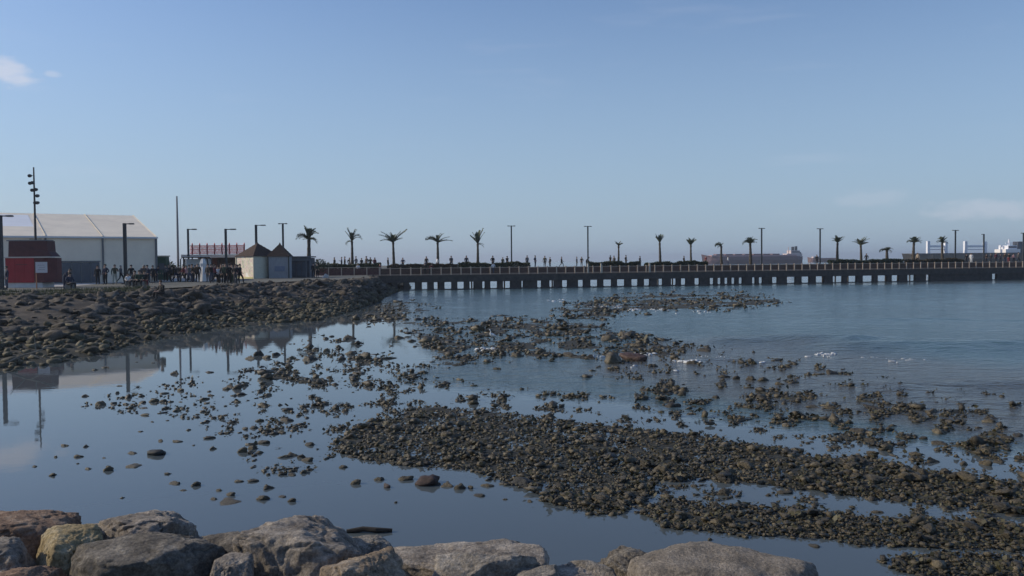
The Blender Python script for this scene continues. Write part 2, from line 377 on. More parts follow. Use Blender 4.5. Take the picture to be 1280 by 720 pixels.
def wave(scale, stretch, rot, det):
    mp = t.nodes.new('ShaderNodeMapping'); mp.inputs['Scale'].default_value = stretch; mp.inputs['Rotation'].default_value = (0, 0, rot)
    n = t.nodes.new('ShaderNodeTexNoise'); n.inputs['Scale'].default_value = scale; n.inputs['Detail'].default_value = det; n.inputs['Roughness'].default_value = .55
    L(co.outputs['Object'], mp.inputs[0]); L(mp.outputs[0], n.inputs[0]); return n.outputs[0]
w1 = wave(1.1, (.8, 1.3, 1), .15, 4); w2 = wave(4.5, (.6, 1.2, 1), -.2, 4)
m1 = t.nodes.new('ShaderNodeMath'); m1.operation = 'MULTIPLY_ADD'; m1.inputs[1].default_value = .3; L(w2, m1.inputs[0]); L(w1, m1.inputs[2])
st = t.nodes.new('ShaderNodeMapRange'); st.inputs[3].default_value = .006; st.inputs[4].default_value = .95; L(ach.outputs['Fac'], st.inputs[0])
bp = t.nodes.new('ShaderNodeBump'); bp.inputs['Distance'].default_value = .24
L(st.outputs[0], bp.inputs['Strength']); L(m1.outputs[0], bp.inputs['Height']); L(bp.outputs[0], b.inputs['Normal'])
gx = np.unique(np.concatenate([[-6000, -2000, -600, -200, -90], np.arange(-50, 130, .6), [150, 250, 600, 2000, 6000]]))
gy = np.unique(np.concatenate([[-6000, -1000, -200, -30, 0], np.arange(6, 62, .16), np.arange(62, 150, .45), np.arange(150, 300, 3), [300, 400, 700, 1500, 4000, 9000]]))
X, Y, Fq = grid(gx, gy)
Zw = np.zeros(len(X)); chop = np.ones(len(X)); turb = np.zeros(len(X))
sel = (Y > 6) & (Y < 300) & (np.abs(X) < 200); Pw = np.stack([X[sel], Y[sel], np.zeros(sel.sum())], 1); px, py = proj(Pw)
CALM = [(-400, 380), (300, 385), (470, 372), (500, 398), (520, 425), (545, 450), (480, 475), (600, 490), (760, 505), (900, 530), (1300, 575), (1700, 620), (1700, 1500), (-900, 1500)]
sdc = poly_sd(px, py, CALM); jit = fbm2(Pw[:, 0], Pw[:, 1], .25, 3, 41)
c = sstep(-22, 60, sdc + 16 * jit) * (.7 + .3 * sstep(300, 900, px))
midz = np.exp(-((px - 720) / 220) ** 2 - ((py - 460) / 45) ** 2)
chop[sel] = np.clip(c, 0, 1) * (1 - .25 * midz)
chop[~sel & (Y > 250)] = .8; chop[Y > 125] *= .45
chop[~sel & (Y <= 6)] = .1
TUR = [(800, 420), (1000, 424), (1300, 455), (1700, 470), (1700, 570), (1280, 560), (1000, 520), (820, 490), (700, 470)]
turb[sel] = sstep(30, -40, poly_sd(px, py, TUR) + 20 * jit)
turb[sel] = np.maximum(turb[sel], .35 * sstep(-10, 60, sdc))
# swell: long low ridges rolling in from the open sea
SWELL = [([(985, 437), (1090, 433), (1280, 432), (1500, 433)], .27, 1.6), ([(880, 428), (950, 424), (1045, 427), (1090, 431)], .20, 1.1), ([(1040, 488), (1150, 482), (1290, 478), (1500, 480)], .13, .8), ([(930, 404), (1100, 399), (1400, 398)], .09, 1.6),
         ([(840, 452), (900, 449), (960, 453)], .08, .5), ([(1000, 446), (1080, 449), (1180, 452)], .05, .6), ([(960, 470), (1060, 476), (1200, 500), (1300, 506)], .05, .5), ([(1050, 378), (1200, 376), (1400, 376)], .07, 1.6)]
for pts, h, sg in SWELL:
    Wp = np.array([G(a, b_)[:2] for a, b_ in pts]); d = np.full(len(Pw), 1e9); side = np.zeros(len(Pw)); u = np.zeros(len(Pw)); acc = 0
    tot = np.linalg.norm(np.diff(Wp, axis=0), axis=1).sum()
    for a, b_ in zip(Wp[:-1], Wp[1:]):
        e = b_ - a; q = Pw[:, :2] - a; hh = np.clip(q @ e / (e @ e), 0, 1); v = q - hh[:, None] * e; dd = np.linalg.norm(v, axis=1)
        sg_ = np.sign(v[:, 1]); m = dd < d; d = np.where(m, dd, d); side = np.where(m, sg_, side); u = np.where(m, (acc + hh * np.linalg.norm(e)) / tot, u); acc += np.linalg.norm(e)
    d = np.abs(d + .5 * sg * fbm2(Pw[:, 0], Pw[:, 1], .3, 3, 51))
    prof = np.where(side < 0, np.exp(-(d / sg) ** 2), np.exp(-(d / (sg * 2.2)) ** 2))
    Zw[sel] += h * prof * sstep(0, .18, u) * sstep(1.0, .9, u) * (1 + .3 * fbm2(Pw[:, 0], Pw[:, 1], .5, 2, 61))
Zw[sel] += chop[sel] * (np.interp(Pw[:, 1], [15, 30, 60, 110, 160, 300], [.010, .016, .06, .09, .09, .0]) * fbm2(Pw[:, 0] * .9, Pw[:, 1], .42, 2, 71)
    + np.interp(Pw[:, 1], [15, 30, 50, 90, 140], [.004, .008, .02, .03, 0]) * fbm2(Pw[:, 0] * .8, Pw[:, 1] * 1.2, 1.1, 2, 72))
tag(link("water", np_mesh("water", np.stack([X, Y, Zw], 1), Fq, wm, True, {'chop': chop, 'turbid': turb})), kind='structure')

# ---- foam where swell breaks on the reef
M_foam = mat("foam", (.60, .62, .64), .9, .15, 9, .6, 30)
fv, ff = [], []
for (x, y, wd, n_) in [(980, 423, 16, 26), (1030, 444, 20, 22), (862, 452, 24, 40), (905, 449, 18, 20), (752, 384, 10, 10), (772, 383, 12, 12), (793, 387, 22, 22), (830, 388, 16, 14), (695, 376, 16, 12), (800, 443, 20, 14), (745, 446, 14, 10), (1035, 447, 8, 8), (608, 437, 22, 12), (735, 383, 8, 8), (880, 448, 12, 10)]:
    Z0 = G(x, y)[1]
    for k in range(n_):
        cx, cy = x + rng.normal() * wd * .35, y + rng.normal() * .8
        p = G(cx, cy); s = wd * .075 * Z0 / F_PX * rng.uniform(.3, 1.6); m_ = 9; o = len(fv)
        an = np.arange(m_) * 2 * math.pi / m_
        rad = s * (1 + .5 * rng.normal(size=m_).clip(-1.2, 1.2))
        zt = .02 + .055 * rng.random()
        fv += [(p[0] + 1.7 * r_ * math.cos(a), p[1] + .8 * r_ * math.sin(a), -.03) for a, r_ in zip(an, rad)]
        fv += [(p[0] + 1.1 * r_ * math.cos(a), p[1] + .5 * r_ * math.sin(a), zt * rng.uniform(.6, 1.2)) for a, r_ in zip(an, rad)] + [(p[0], p[1], zt * 1.2)]
        ff += [(o + i, o + (i + 1) % m_, o + m_ + (i + 1) % m_, o + m_ + i) for i in range(m_)] + [(o + m_ + i, o + m_ + (i + 1) % m_, o + 2 * m_) for i in range(m_)]
for pts, n_ in [([(893, 426), (950, 423), (1000, 424), (1045, 427), (1085, 431)], 46), ([(842, 452), (900, 449), (958, 453)], 44), ([(1004, 446), (1080, 449), (1170, 452)], 30), ([(700, 380), (760, 385), (850, 388), (900, 392)], 40), ([(1060, 486), (1150, 482), (1260, 479)], 20), ([(790, 458), (830, 462), (870, 468)], 10)]:
    q = np.array(pts, float)
    for k in range(n_):
        u = rng.random() * (len(q) - 1); i = int(u); c = q[i] + (q[i + 1] - q[i]) * (u - i)
        if fbm(np.array([[c[0] * .035, c[1] * .1, .5]]), 2, 77)[0] < -.12: continue
        p = G(c[0], c[1] + rng.normal() * 1.1); o = len(fv); m_ = 7; ln = rng.uniform(.04, .24) * rng.uniform(.4, 1); wd = ln * rng.uniform(.2, .5); zt = rng.uniform(.01, .03)
        rad = 1 + .4 * rng.normal(size=m_).clip(-1.3, 1.3); an = np.arange(m_) * 2 * math.pi / m_
        fv += [(p[0] + ln * r_ * math.cos(a), p[1] + wd * r_ * math.sin(a), -.05) for a, r_ in zip(an, rad)] + [(p[0] + .8 * ln * r_ * math.cos(a), p[1] + .8 * wd * r_ * math.sin(a), zt + (.14 if len(pts) == 5 else .02)) for a, r_ in zip(an, rad)]
        ff += [(o + i_, o + (i_ + 1) % m_, o + m_ + (i_ + 1) % m_, o + m_ + i_) for i_ in range(m_)] + [tuple(o + m_ + i_ for i_ in range(m_))]
fo = MB(); fo.v, fo.f = fv, ff
tag(fo.build("foam", M_foam, smooth=True), kind='stuff')

# ================================================================== STONES
# ---- cobbles and stones of the reefs
COB = ((.023, .017, .009), (.064, .050, .027), (.15, .117, .064))
M_cob = rock_mat("wet_cobble", COB, 5, .7, 18, .5, None, .5, spec=.5)
M_cobs = rock_mat("wet_cobble_mass", COB, 5, .7, 18, .5, "rnd", .5, spec=.5)
M_red = rock_mat("red_brown_stone", ((.035, .02, .015), (.075, .045, .035), (.13, .085, .07)), 4, .6, 14, .6)
M_pink = rock_mat("pinkish_stone", ((.07, .055, .05), (.14, .11, .10), (.22, .18, .16)), 4, .6, 14, .7)
M_grey = rock_mat("grey_wet_stone", ((.03, .03, .028), (.065, .064, .06), (.11, .11, .10)), 4, .6, 14, .6)
STONES = [rock_verts(3, 100 + k, 11, (.42, .92), .45, .22) for k in range(12)]
PEB = [rock_verts(1, 200 + k, 6, (.45, .95), .5, .3) for k in range(20)]
ST_ME = [np_mesh("shore_stone", v, f, M_cob, False) for k, (v, f) in enumerate(STONES)]
def stone(p, size, rz, var, label, group, m=None, name="shore_stone"):
    o = link(name, ST_ME[var % 12]); o.location = p; o.scale = size; o.rotation_euler = (rnd.uniform(-.2, .2), rnd.uniform(-.2, .2), rz)
    tag(o, label, "stone", group)
    if m: o.material_slots[0].link = 'OBJECT'; o.material_slots[0].material = m
    return o
HAND = """pool 106,496,10;124,507,18;113,506,6;142,507,7;157,506,9;163,509,8;177,504,12;192,503,13;203,503,15;212,503,9;180,511,12,.3;225,503,6;218,468,12;238,483,6;224,489,12;212,487,5;260,466,17,.35;281,487,12;288,485,13;296,487,12;300,494,20,.4;253,500,14;263,495,9;330,508,13;350,507,7;280,520,6;233,514,8;242,520,4;255,529,11,.4;208,526,5;190,528,6;180,520,14,.3;175,540,10,.3;235,538,7;277,542,11,.4;260,549,16;266,562,10;200,552,9;220,553,16,.35;242,557,5;166,568,16,.4;163,584,22,.4;130,573,5;135,589,13;135,584,10,.4;97,580,5;97,572,12;79,558,12;107,559,8;69,572,6;63,595,17,.45;43,584,7;110,587,10;208,593,11;218,606,16;245,608,13;228,614,14,.25;152,623,7;298,603,12;315,603,15;334,612,17;273,614,10;287,620,14;286,632,30,.15;268,625,11;325,625,18;353,622,11;365,628,12;117,463,10;130,460,14,.4;191,454,5;170,453,4;148,483,8,.4;146,492,7
poolbank 305,537,13;317,536,14;326,538,12;340,543,13;352,542,14;303,566,15;315,562,18;323,567,14;328,555,18;352,573,16;364,571,17;376,573,15;383,577,18;388,557,16;358,527,22;322,527,12;365,595,12;380,592,10;388,588,8;387,450,20;372,450,7;346,470,14;312,449,15;322,445,18;332,448,14;389,588,8;387,556,12;427,585,12;438,572,10
row 445,606,16;474,601,20;502,581,16;508,601,21;545,607,12;559,609,18;575,612,20;588,611,12;601,621,18;610,609,20;630,598,10;663,628,8;495,629,5;632,625,10,.4
mid 514,427,13;499,423,12;414,421,7;436,424,18;408,440,12;455,449,28;439,443,20;386,451,18;527,467,14;714,446,22;677,443,16;646,446,22;761,426,34;739,470,7;621,462,12;739,449,16;768,454,36
surf 797,434,22;825,435,18;818,459,18;850,439,16;883,439,20;922,474,10;940,475,18;955,476,16;976,481,12;1025,470,18;1042,468,20;1013,471,14;838,483,16;809,489,16;868,455,22;972,450,12;1158,483,20,.4;854,495,12;896,498,14;841,509,26;963,509,10
wash 1167,516,20;1020,510,20,.3;1038,511,20,.3;1096,512,34,.25;1077,540,24;1092,554,20;1126,557,14;1177,556,18;1231,564,14;1216,560,12;1235,554,22;1262,549,16;1275,546,16;1169,579,22;1207,582,16;1235,582,20;1252,579,14;1031,552,8;1044,560,12;1137,592,20;907,620,18;869,609,14;961,620,9;984,618,22;1098,642,16;1051,643,14;888,676,10;927,671,14;1021,684,16;1184,653,14;1154,549,12;1244,524,14;1207,522,10;1224,515,14;1117,533,12"""
HL = {"pool": ("dark stone barely showing above the calm pool on the promenade side", "stones dotted over the calm pool"),
      "poolbank": ("dark stone clumped at the pool edge", "stones clumped at the pool's edge"),
      "row": ("dark stone in the short row before the near bank", "row of stones before the near cobble bank"),
      "mid": ("bulky dark stone on the middle reef between pool and surf", "bulky stones of the middle reef"),
      "surf": ("dark stone washed by the surf beside the open sea", "stones in the surf"),
      "wash": ("dark stone standing in rippled shallows beyond the near cobble bank", "stones in the rippled shallows")}
SPECIAL = {(195, 569): 0}
cnt = 0; handpts = []
def landmark(x):
    for a, n in ((100, "red kiosk"), (200, "marquee"), (300, "pavilion"), (390, "pointed huts"), (465, "hooked-frond palm"), (520, "wide-fan palm"), (570, "bent palm"), (610, "spiky palm"), (690, "first pier lamp"), (755, "second pier lamp"), (800, "short palm"), (850, "forked palm"), (930, "brown ship's bow"), (1010, "brown ship's bridge"), (1060, "small barge"), (1130, "low wide palm"), (1195, "first gantry")):
        if x < a: return n
    return "second gantry"
def shore_of(key, y):
    lim = {"pool": (500, 530, 580), "poolbank": (500, 560), "mid": (440,), "surf": (460,), "wash": (540, 600)}.get(key, ())
    return ["farthest out", "far out", "closer in", "closest in"][sum(y > q for q in lim)] if lim else ""
for line in HAND.split("\n"):
    key, lst = line.split(" ", 1)
    for it in lst.split(";"):
        a = [float(q) for q in it.split(",")]; x, y, wd = a[:3]; hr = a[3] if len(a) > 3 else rnd.uniform(.55, .9)
        p = G(x, y); s = wd * p[1] / F_PX / 2 * 1.08
        flat = hr < .5
        lab, grp = HL[key]
        if flat: lab = lab.replace("dark", "flat dark", 1).replace("bulky flat", "flat", 1); grp += ", flat ones"
        elif wd >= 16: lab = lab.replace("dark", "large dark", 1); grp += ", large ones"
        elif wd <= 8: lab = lab.replace("dark", "tiny dark", 1); grp += ", smallest ones"
        if key != "row": lab = lab.split(" on the promenade")[0].split(" between pool")[0].split(" beside the open")[0].split(" beyond the near")[0] + f", {shore_of(key, y)} below the {landmark(x)}"; grp += f" {shore_of(key, y)} below the {landmark(x)}"
        else: lab += f", below the {landmark(x)}"; grp += f" below the {landmark(x)}"
        h = s * hr
        stone((p[0], p[1] + s * .5, -h * .12), (s, s * rnd.uniform(.6, .9), h), rnd.uniform(-.5, .5), cnt, lab, grp); cnt += 1; handpts.append((x, y, wd))
for (x, y, wd, hr, var, m, lab) in [
    (195, 569, 27, .55, 3, M_grey, "largest smooth rounded stone alone in the calm pool"),
    (529, 607, 35, .6, 5, M_red, "broad red-brown stone in the row before the near cobble bank"),
    (483, 610, 15, .6, 2, M_pink, "pale pinkish stone leaning on a dark one in the row"),
    (502, 578, 15, .7, 8, M_red, "reddish stone at the pool edge of the near cobble bank"),
    (657, 608, 34, .6, 4, M_grey, "grey slab stone surrounded by water before the near cobble bank"),
    (797, 451, 40, .5, 6, M_red, "wide brown boulder with foam behind it in the surf")]:
    p = G(x, y); s = wd * p[1] / F_PX / 2 * 1.08
    stone((p[0], p[1] + s * .5, s * hr * .15), (s, s * .75, s * hr), rnd.uniform(-.3, .3), var, lab, None, m); cnt += 1

# scattered cobbles
NC = 125000
cx = rng.uniform(-160, 1420, NC); cy = 360 + 370 * rng.random(NC) ** 1.05
P = np.array([G(a, b_) for a, b_ in zip(cx, cy)])
ok = (P[:, 1] < 135) & (P[:, 1] > 9.6); cx, cy, P = cx[ok], cy[ok], P[ok]
dn, who = reef_density(cx, cy, P)
names = [r_[0] for r_ in REEF]
keep = rng.random(len(dn)) < dn * np.where(dn > .5, np.where(cy > 500, .62, .62), .24)
cx, cy, P, dn, who = cx[keep], cy[keep], P[keep], dn[keep], who[keep]
spx = np.exp(rng.normal(math.log(4.6), .55, len(P)) + .45 * fbm2(P[:, 0], P[:, 1], .8, 3, 33)).clip(1.8, 19) * np.interp(cy, [360, 420, 520, 700], [.55, .95, 1.0, 1.35])
spx *= np.where(dn < .3, .8, 1)
size = (spx * P[:, 1] / F_PX / 2).clip(.035, .55)
zz = np.where(dn > .6, rng.uniform(-.4, .5, len(P)) * np.minimum(size, .22), -.1 * size) + .015
for j_ in range(len(P)): P[j_, 2] = zz[j_]
order = np.argsort(-spx); n_ind = max(0, 296 - cnt)
RL = {"near": ("olive-brown cobble in the broad near bank of cobbles", "cobbles of the near bank"),
      "lower": ("dark cobble in the long strip before the near bank", "cobbles of the strip before the near bank"),
      "corner": ("dark cobble in the last patch", "cobbles of the last patch"),
      "gap": ("dark cobble in the channel between banks", "cobbles of the channel"),
      "middle": ("dark brown stone heaped on the middle reef", "heaped stones of the middle reef"),
      "cluster": ("dark weedy stone in the round clump", "stones of the round clump"),
      "bar": ("dark stone in the narrow bar", "stones of the narrow bar"),
      "bar2": ("dark stone in the thin line", "stones of the thin line"),
      "far": ("dark stone on the far reef below the pier", "stones of the far reef"),
      "farleft": ("dark stone off the embankment tip below the pier", "stones off the embankment tip"),
      "upper": ("dark stone between middle reef and near bank", "stones between middle reef and near bank"),
      "right": ("dark stone in rippled shallows next to the near bank", "stones next to the near bank"),
      "shoal": ("dark stone seaward of the middle reef", "stones seaward of the middle reef"),
      "linkage": ("dark stone between pool and middle reef", "stones between pool and middle reef"),
      "poolside": ("dark stone of the inner pool", "stones scattered along the inner pool")}
ind = set()
for j_ in order:
    if len(ind) >= n_ind: break
    if cx[j_] < 0 or cx[j_] > 1280 or cy[j_] > 690: continue
    ind.add(int(j_)); lab, grp = RL[names[who[j_]]]; s = size[j_]; nm = names[who[j_]]
    if nm in ("near", "lower"):
        xl = [520, 640, 760, 900, 1060] if nm == "near" else [900, 1000, 1110, 1200]
        sec = ["pool tip", "pool-side stretch", "pool-side middle", "sea-side middle", "sea-side stretch", "seaward tip"][sum(cx[j_] > q for q in xl)]
        top_ = 540 + (cx[j_] - 500) * .10 if nm == "near" else 645 + (cx[j_] - 800) * .055
        row_ = "far edge" if cy[j_] < top_ else "near edge"
        big = "biggest" if spx[j_] > 15 else "big" if spx[j_] > 12.5 else "middling"
        lab = f"{big} cobble on the {row_} of the {'near bank' if nm == 'near' else 'front strip'}, {sec}"; grp = f"{big} cobbles {sec}, {row_}, {nm}"
    else:
        lab += f", below the {landmark(cx[j_])}"; grp += f" below the {landmark(cx[j_])}"
        big = "bulkiest" if spx[j_] > 15 else "bulky" if spx[j_] > 12.5 else "modest"
        lab = f"{big} " + lab; grp = f"{grp}, {big}"
    stone(tuple(P[j_]), (s * rnd.uniform(.85, 1.2), s * rnd.uniform(.7, 1), s * rnd.uniform(.55, .85)), rnd.uniform(0, 6.28), rnd.randrange(12), lab, grp)
def mass(name, idx, m, pos, siz, variants, flat=(.5, .85), low=None):
    Vs, Fs, Rs, o = [], [], [], 0
    for j_ in idx:
        v, f = variants[rng.integers(len(variants))]; a = rng.uniform(0, 6.28); ca, sa = math.cos(a), math.sin(a); s = siz[j_]
        fl = low[j_] if low is not None else 1.0
        q = v * [s * rng.uniform(.75, 1.5) * (1.35 if fl < 1 else 1), s * rng.uniform(.65, 1.1), s * rng.uniform(*flat) * fl]
        tl = rng.normal() * .25; q = np.stack([q[:, 0], q[:, 1] * math.cos(tl) - q[:, 2] * math.sin(tl), q[:, 1] * math.sin(tl) + q[:, 2] * math.cos(tl)], 1)
        q = np.stack([q[:, 0] * ca - q[:, 1] * sa, q[:, 0] * sa + q[:, 1] * ca, q[:, 2]], 1) + pos[j_]
        Vs.append(q); Fs.append(f + o); o += len(v); Rs.append(np.full(len(v), rng.random()))
    return tag(link(name, np_mesh(name, np.concatenate(Vs), np.concatenate(Fs), m, False, {'rnd': np.concatenate(Rs)})), kind='stuff')
mass("cobbles", [j_ for j_ in range(len(P)) if j_ not in ind], M_cobs, P, size, PEB, (.4, .78), np.where(dn < .5, .62, 1.0))
# weed clinging to the reefs: ragged blades and flakes between and over the stones
NW = 60000
pick = rng.integers(0, len(P), NW); pick = pick[dn[pick] > .06]; wsz = size[pick]
wp = P[pick] + np.stack([rng.normal(size=len(pick)) * wsz, rng.normal(size=len(pick)) * wsz * .8, rng.uniform(.1, .75, len(pick)) * wsz], 1)
wa = rng.uniform(0, 6.28, len(pick)); wl = np.minimum(wsz * rng.uniform(.35, 1.1, len(pick)), .03 + .0045 * wp[:, 1]); up = rng.uniform(-.3, .35, len(pick)) * wl
d1 = np.stack([np.cos(wa) * wl, np.sin(wa) * wl, up], 1); d2 = np.stack([-np.sin(wa) * wl * .35, np.cos(wa) * wl * .35, rng.normal(size=len(pick)) * wl * .25], 1)
V = np.stack([wp - d1 * .5, wp + d2, wp + d1 * .5, wp - d2], 1).reshape(-1, 3); V[:, 2] = np.maximum(V[:, 2], .008 + .004 * rng.random(len(V)))
tag(link("seaweed", np_mesh("seaweed", V, np.arange(4 * len(pick)).reshape(-1, 4), mat("olive_weed", (.052, .046, .018), .6, .6, 3, spec=.4), False)), kind='stuff')
print("cobbles", len(P), "individual", cnt + len(ind))

# ---- rubble of the embankment
RUB = ((.030, .025, .020), (.083, .070, .056), (.20, .17, .135))
M_rub = rock_mat("embankment_rock", RUB, 1.6, .9, 5, .9, None, .3, wet=(0.1, 1.0, (.045, .036, .020)))
M_rubs = rock_mat("embankment_rock_mass", RUB, 1.6, .9, 5, .9, "rnd", .3, wet=(0.1, 1.0, (.045, .036, .020)))
M_tan = rock_mat("weedy_shelf_cobble", ((.03, .027, .016), (.085, .075, .048), (.19, .165, .11)), 2, .8, 8, .8, "rnd", .5)
RK = [rock_verts(3, 300 + k, 9, (.38, .85), .30, .2, .05) for k in range(12)]
RKL = [rock_verts(2, 320 + k, 9, (.38, .85), .35, .25) for k in range(12)]
RK_ME = [np_mesh("embankment_rock", v, f, M_rub, False) for v, f in RK]
NR = 5600
s_ = rng.uniform(0, _cl[-1] - 4, NR); t_ = rng.uniform(0, .80, NR); P = emb(s_, t_); x_, y_ = proj(P)
vis = (x_ > -250) & (x_ < 520); s_, t_, P, x_, y_ = s_[vis], t_[vis], P[vis], x_[vis], y_[vis]
sz = np.exp(rng.normal(math.log(.29), .50, len(P))).clip(.11, .95) * np.where(t_ < .35, 1.0, .9)
sz = np.minimum(sz, np.interp(t_, [0, .1, .25], [.26, .45, 1.0]))
P[:, 2] += -.05 * sz
wpx = sz / P[:, 1]; inview = (x_ > 2) & (x_ < 478)
order = np.argsort(-np.where(inview, wpx, 0)); ind = set(order[:270].tolist())
for j_ in ind:
    o = link("embankment_rock", RK_ME[rnd.randrange(12)]); s = sz[j_]; o.location = P[j_]; o.scale = (s * rnd.uniform(.9, 1.4), s * rnd.uniform(.8, 1.1), s * rnd.uniform(.5, .75))
    o.rotation_euler = (rnd.uniform(-.35, .35), rnd.uniform(-.35, .35), rnd.uniform(0, 6.28))
    k = "top edge" if t_[j_] < .15 else "upper slope" if t_[j_] < .38 else "lower slope"
    wh = "below the red kiosk" if x_[j_] < 45 else "below the square sign" if x_[j_] < 90 else "below the three standing people" if x_[j_] < 150 else "below the marquee's end" if x_[j_] < 200 else "below the pavilion" if x_[j_] < 300 else "below the two huts" if x_[j_] < 390 else "beside the pier"
    q_ = "slab-like" if o.scale[2] < .57 * s else "blocky"; z_ = "huge" if s > .8 else "large" if s > .6 else "middling"
    tag(o, f"{z_} {q_} rubble rock on the {k} of the embankment {wh}", "rock", f"{z_} {q_} rocks on the {k} {wh}")
mass("rubble", [j_ for j_ in range(len(P)) if j_ not in ind], M_rubs, P, sz, RKL, (.45, .85))
NS = 9000
s_ = rng.uniform(0, _cl[-1] - 6, NS); t_ = rng.beta(1.8, 1.6, NS) * .66 + .46; P = emb(s_, t_); x_, y_ = proj(P)
nz = fbm2(P[:, 0], P[:, 1], .25, 3, 81)
ok = (x_ > -160) & (x_ < 540) & (rng.random(NS) < .5 + .5 * sstep(-.3, .2, nz)); P = P[ok]
sz = np.exp(rng.normal(math.log(.17), .35, len(P))).clip(.07, .45); P[:, 2] = np.maximum(P[:, 2], -.05) + .3 * sz
mass("shelf_cobbles", range(len(P)), M_tan, P, sz, PEB)
# pale slab of stone lying on the embankment
p = PZ(404, 350, 98); mb = MB(); mb.box((0, 0, .35), (.55, .35, 1.0), .3, .8); o = mb.build("pale_slab", mat("pale_slab", (.6, .58, .56), .9, .15, 3))
o.location = (p[0], p[1], p[2] - .1); o.rotation_euler = (.1, .55, .2); tag(o, "pale broken slab leaning on the rubble at the embankment top", "slab")

# ---- foreground boulders on the bank below the camera
mb = MB(); gx_ = np.linspace(-9, 7, 60); gy_ = np.linspace(1.5, 11.5, 40); X, Y, Fq = grid(gx_, gy_)
Zs = np.interp(Y, [1.5, 3, 6.2, 8.4, 11.5], [1.9, 1.75, .85, -.1, -.7]) - np.where(X > 1.5, .35 * sstep(1.5, 3.5, X), 0) + .18 * fbm2(X, Y, .9, 4, 91)
M_fb = rock_mat("gap_shade_stone", ((.03, .028, .025), (.07, .066, .06), (.12, .11, .10)), 2, .9, 6)  # dark colour stands in for shade in the gaps between boulders
tag(link("near_bank", np_mesh("near_bank", np.stack([X, Y, Zs], 1), Fq, M_fb, True)), kind='structure')
GREYB = ((.13, .115, .097), (.34, .30, .252), (.60, .53, .45))
DARKB = ((.08, .07, .058), (.215, .188, .155), (.43, .38, .315))
def bmat(nm, c, **k): return rock_mat(nm, c, 4.5, 1.0, 24, .92, None, .02, dist=.075, **k)
B_grey = bmat("boulder_grey", GREYB); B_dark = bmat("boulder_dark_grey", DARKB)
B_orange = bmat("boulder_orange", ((.13, .085, .06), (.34, .22, .15), (.52, .40, .30)))
B_yellow = bmat("boulder_yellow", ((.20, .15, .08), (.48, .37, .20), (.66, .58, .42)))
B_pinkg = bmat("boulder_pink_grey", ((.14, .12, .10), (.39, .335, .28), (.66, .58, .49)))
B_tan = bmat("boulder_tan", ((.16, .12, .085), (.38, .29, .20), (.56, .47, .37)))
def boulder(x0, x1, ytop, Z, depth, tall, seed, m, label, rz=0.0, tilt=0.0, planes=12, cut=(.42, .82), lump=.12, fine=.07, crack=.05, sub=6, roll=0.0, flat=.45):
    """x0..x1 and ytop are where its outline stands in the photo, Z how far it is; depth and tall in metres"""
    wd = (x1 - x0) * Z / F_PX; V, Fc = rock_verts(sub, seed, planes, cut, lump, fine, crack)
    V = V / np.abs(V).max(0)
    for ax, lim in ((2, flat), (0, .78)):
        q = np.abs(V[:, ax]); V[:, ax] = np.sign(V[:, ax]) * np.where(q > lim, lim + .12 * np.tanh((q - lim) / .3), q)
    V = V / np.abs(V).max(0)
    V = V * [wd / 2, depth / 2, tall / 2]
    fineP = fbm(V * 11 + seed, 4, seed + 3, .6)[:, None] * .012 + fbm(V * 4.2 + seed, 4, seed + 5, .6)[:, None] * .03
    nn = V / np.linalg.norm(V, axis=1)[:, None]; V = V + nn * fineP
    o = link("boulder", np_mesh("boulder", V, Fc, m, True)); o.rotation_euler = (tilt, roll, rz)
    me = Matrix.Rotation(rz, 3, 'Z') @ Matrix.Rotation(roll, 3, 'Y') @ Matrix.Rotation(tilt, 3, 'X')
    W = V @ np.array(me).T; top = PZ((x0 + x1) / 2, ytop, Z)
    # seat it so that the silhouette's top edge falls on ytop
    q = W + [top[0], Z, 0]; sx, sy = proj(q + [0, 0, top[2] - W[:, 2].max()]); dz = (sy.min() - ytop) * Z / F_PX
    sxm = (sx.min() + sx.max()) / 2 - (x0 + x1) / 2
    o.location = (top[0] - sxm * Z / F_PX, Z, top[2] - W[:, 2].max() + dz)
    tag(o, label, "boulder"); return o
boulder(-70, 92, 637, 7.3, 1.3, .95, 11, B_orange, "dark-fronted boulder with a flat orange-brown top in the bottom corner", .1, -.05, 14, (.5, .8), .10)
boulder(-60, 50, 670, 6.5, .9, .7, 12, B_pinkg, "pinkish grey boulder tucked under the flat orange-topped boulder", .3)
boulder(-50, 74, 707, 6.0, .8, .6, 13, B_orange, "low orange boulder cut by the lower edge of the view", .1)
boulder(46, 128, 655, 6.6, .8, .8, 24, B_yellow, "wedge-shaped yellow boulder beside the orange-topped boulder", .5, 0, 9, (.45, .75), .08)
boulder(92, 255, 637, 7.7, 1.1, 1.0, 15, B_pinkg, "pale craggy boulder standing behind the long grey boulder", .2, 0, 12, (.45, .85), .12, .12, .07)
boulder(84, 302, 664, 6.5, 1.1, .95, 16, B_dark, "long flat dark grey boulder before the pale craggy one", -.1, .04, 14, (.42, .8), .08, .07, .05)
boulder(290, 462, 644, 6.8, 1.1, 1.0, 17, B_pinkg, "big lumpy pinkish grey boulder in the middle of the bank", .2, 0, 13, (.45, .85), .12, .12, .07)
boulder(396, 520, 683, 6.2, .8, .8, 18, B_tan, "tan boulder leaning on the big lumpy pinkish boulder", .1)
boulder(478, 690, 674, 6.9, 1.1, .8, 19, B_pinkg, "low wide streaked grey boulder beside the tan boulder", -.1, 0, 12, (.5, .85), .12, .08, .06)
boulder(610, 712, 706, 6.3, .6, .5, 20, B_grey, "small pale grey boulder before the wide streaked boulder", .1)
boulder(690, 778, 700, 7.0, .7, .5, 21, B_grey, "small whitish boulder between the streaked boulder and the last slab", .3)
boulder(745, 836, 682, 7.4, .8, .7, 22, B_dark, "small rough dark grey boulder beside the smooth tan slab", .4, 0, 9, (.55, .9), .25, .14, .1)
